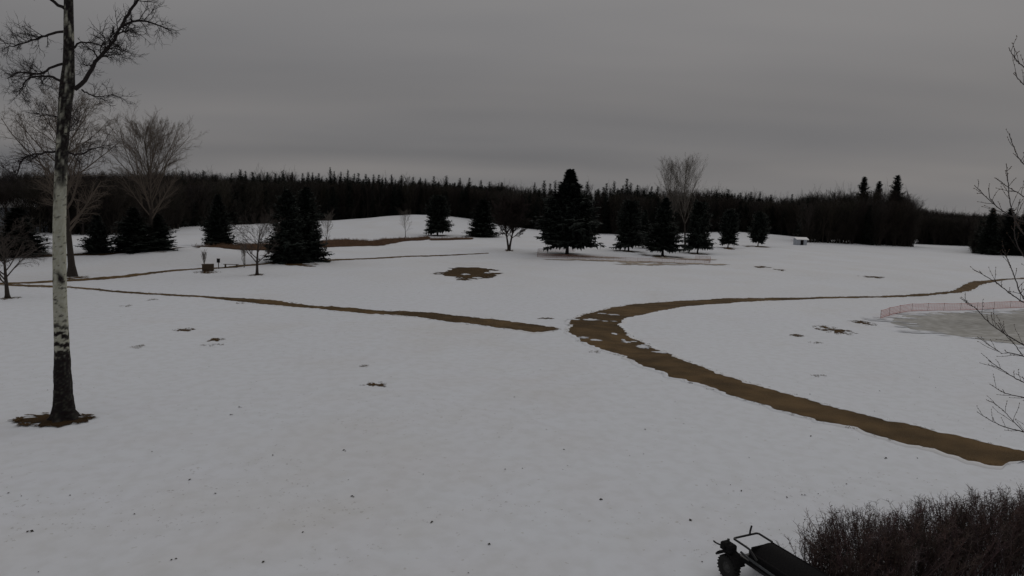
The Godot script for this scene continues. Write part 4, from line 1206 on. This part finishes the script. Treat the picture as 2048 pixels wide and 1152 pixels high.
func build_tee() -> void:
	# wooden box of boards with a lid
	var c := thing("wooden_box", "low brown wooden box at the kink of the cart path", "box", on_ground(BOX_SPOT[0], BOX_SPOT[1]), 0.35)
	for side in 4:
		for k in 4:
			var b := MB.new()
			var y0 := 0.04 + k * 0.165
			if side < 2:
				var z := -0.33 if side == 0 else 0.33
				b.box(Vector3(-0.56, y0, z - 0.018), Vector3(0.56, y0 + 0.155, z + 0.018), 0.005)
			else:
				var x := -0.535 if side == 2 else 0.535
				b.box(Vector3(x - 0.018, y0, -0.309), Vector3(x + 0.018, y0 + 0.155, 0.309), 0.005)
			part("board", b.mesh(), M.wood, c)
	var lid := MB.new()
	lid.box(Vector3(-0.60, 0.70, -0.38), Vector3(0.60, 0.74, 0.38), 0.008)
	part("lid", lid.mesh(), M.wood, c).rotation.z = 0.03
	# tee marker post
	var s := thing("tee_sign", "small dark sign panel on a thin post beside the wooden box", "sign", on_ground(SIGN_SPOT[0], SIGN_SPOT[1]), 0.2)
	part("post", ring_line([Vector3(0, -0.1, 0), Vector3(0, 0.5, 0), Vector3(0, 1.12, 0)], 0.045), M.wood, s)
	var pn := MB.new()
	pn.box(Vector3(-0.17, 0.70, 0.048), Vector3(0.17, 1.12, 0.075), 0.008)
	part("sign_panel", pn.mesh(), M.black_plastic, s)
	var cap := MB.new()
	cap.box(Vector3(-0.19, 1.123, -0.05), Vector3(0.19, 1.15, 0.09), 0.008)
	part("cap", cap.mesh(), M.wood, s)
	# bench
	var b := thing("low_bench", "low dark bench beside the path right of the small sign", "bench", on_ground(LOG_SPOT[0], LOG_SPOT[1]), 0.15)
	for k in 3:
		var m := MB.new()
		m.box(Vector3(-0.8, 0.36, -0.2 + k * 0.14), Vector3(0.8, 0.40, -0.08 + k * 0.14), 0.008)
		part("slat", m.mesh(), M.wood, b)
	for x in [-0.6, 0.6]:
		var m := MB.new()
		m.box(Vector3(x - 0.05, -0.05, -0.18), Vector3(x + 0.05, 0.357, 0.18), 0.01)
		part("leg", m.mesh(), M.wood, b)

func build_house(at: Array, turn: float, w: float, d: float, eave: float, pitch: float, wall: Material, label: String, kind := "house") -> void:
	var h := thing(kind, label, "house", on_ground(at[0], at[1], -0.05), turn)
	var mb := MB.new()
	var ridge := eave + d * 0.5 * pitch
	mb.box(Vector3(-w / 2, 0, -d / 2), Vector3(w / 2, eave, d / 2), 0.0)
	for s in [-1.0, 1.0]:
		mb.tri(Vector3(s * w / 2, eave, -d / 2), Vector3(s * w / 2, eave, d / 2), Vector3(s * w / 2, ridge, 0))
	part("wall", mb.mesh(), wall, h)
	for s in [-1.0, 1.0]:
		var rf := MB.new()
		var a := Vector3(-w / 2 - 0.4, ridge + 0.05, 0)
		var e := Vector3(-w / 2 - 0.4, eave - 0.4 * pitch + 0.05, s * (d / 2 + 0.4))
		var dx := Vector3(w + 0.8, 0, 0)
		var up := Vector3(0, 0.22, 0)
		rf.quad(a + up, a + up + dx, e + up + dx, e + up)
		rf.quad(a, e, e + dx, a + dx)
		rf.quad(e, e + up, e + up + dx, e + dx)
		rf.quad(a, a + up, e + up, e)
		rf.quad(a + dx, e + dx, e + up + dx, a + up + dx)
		part("roof", rf.mesh(), M.snow, h)
	var n := maxi(1, int(w / 3.2))
	for k in n:
		var x := -w / 2 + w * (k + 0.5) / n
		if k == n / 2:
			var dr := MB.new()
			dr.box(Vector3(x - 0.5, 0.1, d / 2 + 0.003), Vector3(x + 0.5, 2.15, d / 2 + 0.06), 0.01)
			part("door", dr.mesh(), M.black_plastic, h)
			continue
		var wn := MB.new()
		wn.box(Vector3(x - 0.6, 1.0, d / 2 + 0.003), Vector3(x + 0.6, 2.1, d / 2 + 0.05), 0.01)
		var f := part("window", wn.mesh(), M.trim, h)
		var pane := MB.new()
		pane.box(Vector3(x - 0.52, 1.08, d / 2 + 0.053), Vector3(x + 0.52, 2.02, d / 2 + 0.06))
		part("pane", pane.mesh(), M.glass, f)

# ------------------------------------------------------------------ dead grass and leaves
func tuft_mesh(sd: int, blades: int, tall: float, spread: float) -> ArrayMesh:
	rng.seed = sd
	var mb := MB.new()
	for k in blades:
		var p := Vector3(rng.randf_range(-1, 1), 0, rng.randf_range(-1, 1)) * spread
		var d := Vector3(rng.randf_range(-1, 1), rng.randf_range(0.6, 2.2), rng.randf_range(-1, 1)).normalized()
		mb.spike(p - d * 0.01, d * tall * rng.randf_range(0.4, 1.1), 0.006 + tall * 0.006, Color.WHITE * rng.randf_range(0.6, 1.3))
	return mb.mesh()

func inside_reeds(pts: Array) -> Array:
	var poly := PackedVector2Array()
	var lo := Vector2(1e9, 1e9)
	var hi := -lo
	for p in pts:
		poly.append(Vector2(p[0], p[1]))
		lo = lo.min(poly[-1]); hi = hi.max(poly[-1])
	var out := []
	var n := int((hi.x - lo.x) * (hi.y - lo.y) * 1.3)
	for k in n:
		var q := Vector2(rng.randf_range(lo.x, hi.x), rng.randf_range(lo.y, hi.y))
		if Geometry2D.is_point_in_polygon(q, poly): out.append(q)
	return out

func build_litter() -> void:
	# tall dry grass in the ditch
	var reed := tuft_mesh(3, 26, 0.75, 0.45)
	rng.seed = 21
	var places := []
	var tints := []
	for q in inside_reeds(REED_BED) + inside_reeds(REED_STRIP):
		var s := rng.randf_range(0.6, 1.2)
		places.append(Transform3D(Basis(Vector3.UP, rng.randf() * TAU) * Basis.from_scale(Vector3(1.2, s, 1.2)), on_ground(q.x, q.y)))
		var t := rng.randf_range(0.6, 1.2)
		tints.append(Color(t, t * 0.9, t * 0.8))
	stuff("dry_reeds", reed, M.reed, places, "reddish-brown dry reeds along the ditch left of centre", "reeds", tints)
	# short dead grass at the bare spots and round the trees
	var tuft := tuft_mesh(4, 14, 0.085, 0.10)
	places = []
	tints = []
	rng.seed = 22
	for b in BARE_SPOTS:
		if b[1] < -75.0: continue
		var n := clampi(int(b[2] * b[3] * 55.0), 8, 130)
		for k in n:
			var an := rng.randf() * TAU
			var f := sqrt(rng.randf()) * 1.15
			var s := rng.randf_range(0.5, 1.25)
			places.append(Transform3D(Basis(Vector3.UP, rng.randf() * TAU) * Basis.from_scale(Vector3(s, s, s)), on_ground(b[0] + cos(an) * b[2] * f, b[1] + sin(an) * b[3] * f)))
			var t := rng.randf_range(0.5, 1.2)
			tints.append(Color(t, t * 0.93, t * 0.8))
	# blades along the melted edges of the paths
	for e in [CLUBHOUSE_PATH_NEAR_EDGE, CLUBHOUSE_PATH_FAR_EDGE, LEFT_PATH_NEAR_EDGE, LEFT_PATH_FAR_EDGE, FAIRWAY_PATH_FAR_EDGE]:
		var n := int(length_of(e) * 8.0)
		var pts := along(e, n)
		for p in pts:
			if rng.randf() < 0.55:
				var s := rng.randf_range(0.3, 1.05)
				places.append(Transform3D(Basis(Vector3.UP, rng.randf() * TAU) * Basis.from_scale(Vector3(s, s * 0.8, s)), on_ground(p.x + rng.randf_range(-0.2, 0.2), p.y + rng.randf_range(-0.2, 0.2), 0.02)))
				var t := rng.randf_range(0.5, 1.1)
				tints.append(Color(t, t * 0.93, t * 0.8))
	# stray blades through the thin snow
	for k in 16000:
		var z := -lerpf(10.5, 90.0, pow(rng.randf(), 1.4))
		var x := rng.randf_range(-0.85, 0.85) * (-z)
		# in drifts, where wind has thinned the snow
		if ragged.get_noise_2d(x * 0.5 + 11.0, z * 0.9) + 0.4 * ragged.get_noise_2d(x * 3.0, z * 5.0) < 0.14: continue
		var s := rng.randf_range(0.08, 0.30)
		places.append(Transform3D(Basis(Vector3.UP, rng.randf() * TAU) * Basis.from_scale(Vector3(s, s * 0.8, s)), on_ground(x, z)))
		var t := rng.randf_range(0.7, 1.6)
		tints.append(Color(t, t * 0.95, t * 0.85))
	stuff("dead_grass", tuft, M.grass, places, "short dead grass blades poking through the thin snow", "grass", tints)
	# single curled leaves on the snow
	var leaf := MB.new()
	for s in [-1.0, 1.0]:
		leaf.tri(Vector3(-0.05, 0.005, 0), Vector3(0.0, 0.03, 0.03 * s), Vector3(0.055, 0.012, 0))
		leaf.tri(Vector3(-0.05, 0.005, 0), Vector3(0.055, 0.012, 0), Vector3(0.0, 0.0, 0.012 * s))
	places = []
	tints = []
	rng.seed = 23
	for p in LOOSE_LEAVES:
		for k in rng.randi_range(1, 2):
			var s := rng.randf_range(0.45, 0.9)
			places.append(Transform3D(Basis.from_euler(Vector3(rng.randf_range(-0.4, 0.4), rng.randf() * TAU, rng.randf_range(-0.4, 0.4))) * Basis.from_scale(Vector3(s, s, s)), on_ground(p[0] + rng.randf_range(-0.05, 0.05), p[1] + rng.randf_range(-0.05, 0.05), 0.006)))
			var t := rng.randf_range(0.5, 1.1)
			tints.append(Color(t, t, t))
	for k in 120:
		var z := -lerpf(10.5, 40.0, rng.randf())
		var s := rng.randf_range(0.2, 0.5)
		places.append(Transform3D(Basis(Vector3.UP, rng.randf() * TAU) * Basis.from_scale(Vector3(s, s, s)), on_ground(rng.randf_range(-0.85, 0.85) * -z, z, 0.004)))
		var t := rng.randf_range(0.8, 1.8)
		tints.append(Color(t, t, t))
	stuff("fallen_leaves", leaf.mesh(), M.leaf, places, "dark fallen leaves scattered over the near snow", "leaves", tints)

# ------------------------------------------------------------------ sky
func make_sky() -> Sky:
	var w := 1024
	var h := 512
	var im := Image.create(w, h, false, Image.FORMAT_RGBF)
	var a := FastNoiseLite.new()
	a.seed = 4; a.frequency = 0.16; a.fractal_octaves = 5; a.fractal_gain = 0.5
	var b := FastNoiseLite.new()
	b.seed = 15; b.frequency = 0.045; b.fractal_octaves = 3
	for j in h:
		var el := (0.5 - (j + 0.5) / h) * PI
		var s := maxf(sin(el), 0.0)
		for k in w:
			var az := ((k + 0.5) / w - 0.5) * TAU
			# an even layer of cloud at one height, seen in perspective
			var r := cos(el) / (s + 0.10)
			var x := sin(az) * r
			var z := -cos(az) * r
			var n := a.get_noise_3d(x * 0.8 + 3.0, z * 2.6, 0.0) * 0.75 + b.get_noise_3d(x * 1.2, z * 3.0, 7.0) * 0.7
			var l := 0.158 * (1.0 + 1.0 * s) * (1.0 + 0.42 * n)
			if el < 0.0: l = 0.158 * (1.0 + 0.42 * n)
			# a darker sheet of cloud above a thin brighter break near the horizon
			var e := rad_to_deg(el) + 1.6 * b.get_noise_3d(x * 0.5, z * 0.5, 31.0)
			var sheet := exp(-pow((e - 9.0) / 3.6, 2.0)) * clampf(0.75 + 1.6 * b.get_noise_3d(x * 0.35 + 40.0, z * 0.35, 3.0), 0.0, 1.3)
			var gap := exp(-pow((e - 4.2) / 1.5, 2.0)) * clampf(0.5 + 2.2 * b.get_noise_3d(x * 0.3, z * 0.3 + 20.0, 5.0), 0.0, 1.0)
			l *= 1.0 - 0.10 * sheet + 0.12 * gap
			var warm := clampf(n * 0.15 + 0.10 * gap, -0.08, 0.12)
			im.set_pixel(k, j, Color(l * (1.005 + warm * 0.3), l * 0.99, l * (1.01 - warm * 0.4)))
	var m := PanoramaSkyMaterial.new()
	m.panorama = ImageTexture.create_from_image(im)
	var sky := Sky.new()
	sky.sky_material = m
	return sky

# ------------------------------------------------------------------
func _ready() -> void:
	var cam := Camera3D.new()
	cam.name = "camera"
	cam.position = Vector3(0, 7, 0)
	cam.rotation_degrees = Vector3(-6.25, 0, 2.0)
	cam.fov = 46.72
	cam.near = 0.1
	cam.far = 6000.0
	add_child(cam)
	cam.current = true

	var env := Environment.new()
	env.background_mode = Environment.BG_SKY
	env.sky = make_sky()
	env.tonemap_mode = Environment.TONE_MAPPER_LINEAR
	env.tonemap_exposure = 1.02
	env.sdfgi_enabled = true
	env.ssao_enabled = true
	env.ssil_enabled = true
	var we := WorldEnvironment.new()
	we.name = "world_environment"
	we.environment = env
	add_child(we)

	var sun := DirectionalLight3D.new()
	sun.name = "sun"
	sun.light_energy = 0.15
	sun.light_angular_distance = 60.0
	sun.light_color = Color(1.0, 0.98, 0.95)
	sun.shadow_enabled = true
	sun.rotation_degrees = Vector3(-26, 145, 0)
	add_child(sun)

	ragged.seed = 2
	ragged.frequency = 0.12
	ragged.fractal_octaves = 3
	make_materials()

	build_ground()
	cart_path(CLUBHOUSE_PATH_FAR_EDGE, CLUBHOUSE_PATH_NEAR_EDGE, "wide brown cart path running from the fork to the lower right", 0.22, 0.02)
	cart_path(FAIRWAY_PATH_FAR_EDGE, FAIRWAY_PATH_NEAR_EDGE, "brown cart path curving from the fork to the right edge", 0.2, 0.024)
	cart_path(LEFT_PATH_FAR_EDGE, LEFT_PATH_NEAR_EDGE, "narrow melted path crossing to the left edge", 0.25, 0.02)
	cart_path(TEE_PATH_FAR_EDGE, TEE_PATH_NEAR_EDGE, "thin dark path past the wooden box and merged spruces", 0.3, 0.03)
	build_patches()
	build_fence(NEAR_FENCE, 0.58, 0.24, "red plastic snow fence behind the nearer green on the right", M.fence_net)
	build_fence(FAR_FENCE, 0.6, 0.4, "faded pink snow fence round the green in front of the largest spruce", M.faded_net)
	build_tee()
	build_house(HOUSE_A, 0.5, 9.0, 7.0, 2.8, 0.6, M.siding, "small house with a snowy roof at the forest edge behind the reeds")
	build_house(HOUSE_B, 0.25, 10.0, 7.0, 4.6, 0.5, M.teal_siding, "grey-green house among the trees behind the slim lone spruce")
	build_house(HOUSE_C, 0.1, 11.0, 7.0, 5.2, 0.35, M.siding, "long house half hidden behind the merged spruces")
	build_house(HOUSE_D, 0.5, 11.0, 7.0, 5.0, 0.45, M.pale_siding, "pale blue house glimpsed through the trees at the left edge")
	build_house(SHED_SPOT, 0.1, 3.4, 2.4, 1.9, 0.4, M.pale_siding, "tiny pale shed at the near corner of the right-hand stand", "shed")
	build_forest()
	build_trees()
	build_birch()
	build_edge_tree()
	build_hedge()
	build_cart()
	build_litter()

func build_patches() -> void:
	outline_patch("golf_green", NEAR_GREEN, 0.012, M.green, Color(1, 1, 1), 0.5, "tan golf green with melted snow in front of the red fence", "green")
	var far_green := MB.new()
	for k in FAR_GREEN.size():
		var g: Array = FAR_GREEN[k]
		for q in 7:
			var f := (q - 3) / 3.4
			blot(far_green, g[0] + g[2] * f, g[1] + g[3] * 0.6 * sin(q * 2.1 + k), g[2] * 0.3, g[3] * (0.75 - 0.4 * absf(f)), 0.02 + q * 0.0012 + k * 0.009, Color(1.15, 0.95, 0.82), k * 7.0 + q, 0.5)
	setting("golf_green", far_green.mesh(), M.green, "streaks of thawed tan turf on the green inside the pink fence", "green")
	outline_patch("reed_bed", REED_BED, 0.05, M.dirt, Color(0.9, 0.75, 0.65), 0.6, "brown ditch bank under the dry reeds", "ground")
	outline_patch("ditch", DITCH, 0.05, M.dirt, Color(0.5, 0.45, 0.4), 0.4, "dark ditch line behind the snowy rise at the left", "ditch")
	outline_patch("reed_bed", REED_STRIP, 0.05, M.dirt, Color(0.9, 0.75, 0.65), 0.4, "thin brown strip of ditch right of the reeds", "ground")
	outline_patch("bare_ground", FAIRWAY_PATCH, 0.02, M.dirt, Color(0.72, 0.70, 0.55), 0.9, "large ragged patch of bare brown turf in mid fairway", "bare patch")
	var dusting := MB.new()
	rng.seed = 45
	var rim := along(NEAR_GREEN + [NEAR_GREEN[0]], 80)
	for k in 60:
		var p: Vector2 = rim[rng.randi_range(0, 80)]
		var w := rng.randf_range(0.3, 1.3)
		blot(dusting, p.x + rng.randf_range(-1.0, 1.0), p.y + rng.randf_range(-0.8, 0.8), w, w * rng.randf_range(0.2, 0.5), 0.018 + k * 0.0003, SNOW, k * 3.1, 0.6)
	part("snow_dusting", dusting.mesh(), M.snow, get_node("golf_green")).set_meta("kind", "stuff")
	rng.seed = 44
	var bits := MB.new()
	var ring := along(FAIRWAY_PATCH, 60)
	for k in 26:
		var p: Vector2 = ring[rng.randi_range(0, 60)]
		var w := rng.randf_range(0.25, 0.9)
		blot(bits, p.x + rng.randf_range(-0.5, 0.5), p.y + rng.randf_range(-0.8, 0.8), w, w * rng.randf_range(0.5, 1.1), 0.026 + k * 0.0004, Color(0.72, 0.70, 0.55), k * 2.3, 0.6)
	part("ragged_edge", bits.mesh(), M.dirt, get_node("bare_ground"))
	rng.seed = 14
	for k in BARE_SPOTS.size():
		var b: Array = BARE_SPOTS[k]
		var mb := MB.new()
		var far := ss(30, 110, -b[1])
		var small: bool = b[2] * b[3] < 0.16
		if not small: blot(mb, b[0], b[1], b[2] * 0.5, b[3] * 0.5, 0.010 + 0.012 * far, Color(0.95, 0.9, 0.8), k * 3.7, 0.6)
		for q in 9:
			var an := rng.randf() * TAU
			var f := rng.randf_range(0.5, 1.0)
			var s := rng.randf_range(0.08, 0.24)
			blot(mb, b[0] + cos(an) * b[2] * f, b[1] + sin(an) * b[3] * f, b[2] * s * (0.6 if small else 1.0), b[3] * s * (0.6 if small else 1.0), 0.014 + 0.014 * far + 0.0006 * q, Color(1.1, 1.05, 0.95), k * 3.7 + q, 0.55)
		setting("bare_patch", mb.mesh(), M.dirt, "small patch of bare brown turf melted out of the snow", "bare patch").set_meta("group", "bare patches in the snow")
	var litter := MB.new()
	blot(litter, BIRCH_TRUNK[0][0] - 0.22, BIRCH_TRUNK[0][2] + 0.1, 0.86, 0.62, 0.030, Color(0.55, 0.52, 0.45), 3.3, 0.4)
	for k in 16:
		var an := rng.randf() * TAU
		blot(litter, BIRCH_TRUNK[0][0] - 0.25 + cos(an) * 1.05, BIRCH_TRUNK[0][2] + 0.1 + sin(an) * 0.7, rng.randf_range(0.06, 0.22), rng.randf_range(0.05, 0.16), 0.034 + k * 0.001, Color(0.7, 0.66, 0.56), 40.0 + k, 0.6)
	setting("leaf_litter", litter.mesh(), M.dirt, "dark brown leaf litter thawed out round the foot of the birch", "leaf litter")
	for k in SNOW_BITS.size():
		var b: Array = SNOW_BITS[k]
		var mb := MB.new()
		blot(mb, b[0], b[1], b[2], b[3], 0.034, SNOW, k * 5.1 + 90.0, 0.4)
		setting("snow_patch", mb.mesh(), M.snow, "small patch of snow left lying on bare brown ground", "snow").set_meta("group", "snow left on bare ground")

func make_materials() -> void:
	var n1 := noise_bytes(1024, 0.02, 5, 1)
	var n2 := noise_bytes(1024, 0.09, 3, 2)
	var n3 := noise_bytes(512, 0.03, 5, 3)
	var flecks := noise_bytes(1024, 0.05, 2, 8)
	var snow_tex := two_tone(n1, Color(0.945, 0.94, 0.93), Color(1.0, 1.0, 1.0), 0.2, 0.65, flecks, Color(0.70, 0.67, 0.62), 0.87)
	M.snow = surface("snow", Color(1, 1, 1), 0.85, snow_tex, bumps(n1, 0.18), 0.075)
	M.dirt = surface("dirt", Color(1, 1, 1), 0.95, two_tone(n2, Color(0.064, 0.037, 0.013), Color(0.152, 0.089, 0.033), 0.2, 0.8, flecks, Color(0.24, 0.17, 0.09), 0.84), bumps(n2, 8.0), 0.5)
	M.path = surface("path", Color(1, 1, 1), 0.95, two_tone(n2, Color(0.096, 0.060, 0.026), Color(0.215, 0.138, 0.062), 0.2, 0.8, flecks, Color(0.36, 0.26, 0.15), 0.84), bumps(n2, 8.0), 0.5)
	M.green = surface("green", Color(1, 1, 1), 0.9, two_tone(n3, Color(0.345, 0.34, 0.315), Color(0.49, 0.49, 0.475), 0.3, 0.8), null, 0.07)
	M.bark = surface("bark", Color(1, 1, 1), 0.95, two_tone(n3, Color(0.03, 0.025, 0.022), Color(0.07, 0.058, 0.05), 0.3, 0.7), null, 1.2)
	M.dark_bark = surface("dark_bark", Color(0.022, 0.018, 0.018), 0.95)
	M.twig_bark = surface("twig_bark", Color(0.055, 0.047, 0.045), 0.9)
	M.bud = surface("bud", Color(0.10, 0.065, 0.045), 0.8)
	M.birch = surface("birch_bark", Color(1, 1, 1), 0.9, null, bumps(n2, 3.0), 1.6)
	M.twigs = surface("twigs", Color(0.075, 0.062, 0.055), 0.95)
	M.poplar_twigs = surface("poplar_twigs", Color(0.120, 0.098, 0.080), 0.95)
	M.pale_twigs = surface("pale_twigs", Color(0.14, 0.125, 0.11), 0.95)
	M.red_twigs = surface("red_twigs", Color(0.035, 0.026, 0.024), 0.95)
	M.forest_twigs = surface("forest_twigs", Color(0.037, 0.032, 0.028), 0.95)
	M.needles = surface("needles", Color(0.034, 0.043, 0.037), 0.85)
	M.hedge = surface("hedge", Color(0.125, 0.098, 0.09), 0.9)
	M.hedge_leaf = surface("hedge_leaf", Color(0.045, 0.04, 0.035), 0.8)
	M.reed = surface("reed", Color(0.17, 0.115, 0.085), 0.95)
	M.grass = surface("grass", Color(0.13, 0.10, 0.055), 0.95)
	M.leaf = surface("leaf", Color(0.06, 0.05, 0.04), 0.8)
	M.wood = surface("wood", Color(1, 1, 1), 0.85, two_tone(n3, Color(0.05, 0.038, 0.026), Color(0.11, 0.08, 0.055), 0.3, 0.7), null, 1.5)
	M.fence_post = surface("fence_post", Color(0.22, 0.12, 0.10), 0.7)
	M.fence_net = surface("fence_net", Color(0.50, 0.085, 0.045), 0.6)
	M.faded_net = surface("faded_net", Color(0.40, 0.24, 0.20), 0.7)
	M.rubber = surface("rubber", Color(0.018, 0.018, 0.018), 0.8)
	M.black_plastic = surface("black_plastic", Color(1, 1, 1), 0.55, two_tone(n3, Color(0.009, 0.009, 0.010), Color(0.018, 0.017, 0.017), 0.3, 0.7), null, 2.0)
	M.black_plastic.metallic_specular = 0.12
	M.black_plastic.roughness = 0.75
	M.black_steel = surface("black_steel", Color(0.02, 0.02, 0.021), 0.45)
	M.dark_steel = surface("dark_steel", Color(0.06, 0.06, 0.06), 0.5)
	M.grey_steel = surface("grey_steel", Color(0.07, 0.075, 0.08), 0.5)
	M.grey_steel.metallic = 0.6
	M.siding = surface("siding", Color(0.16, 0.14, 0.13), 0.85)
	M.teal_siding = surface("teal_siding", Color(0.09, 0.12, 0.125), 0.85)
	M.pale_siding = surface("pale_siding", Color(0.38, 0.41, 0.45), 0.85)
	M.trim = surface("trim", Color(0.6, 0.6, 0.6), 0.7)
	M.glass = surface("window_glass", Color(0.03, 0.035, 0.04), 0.08)
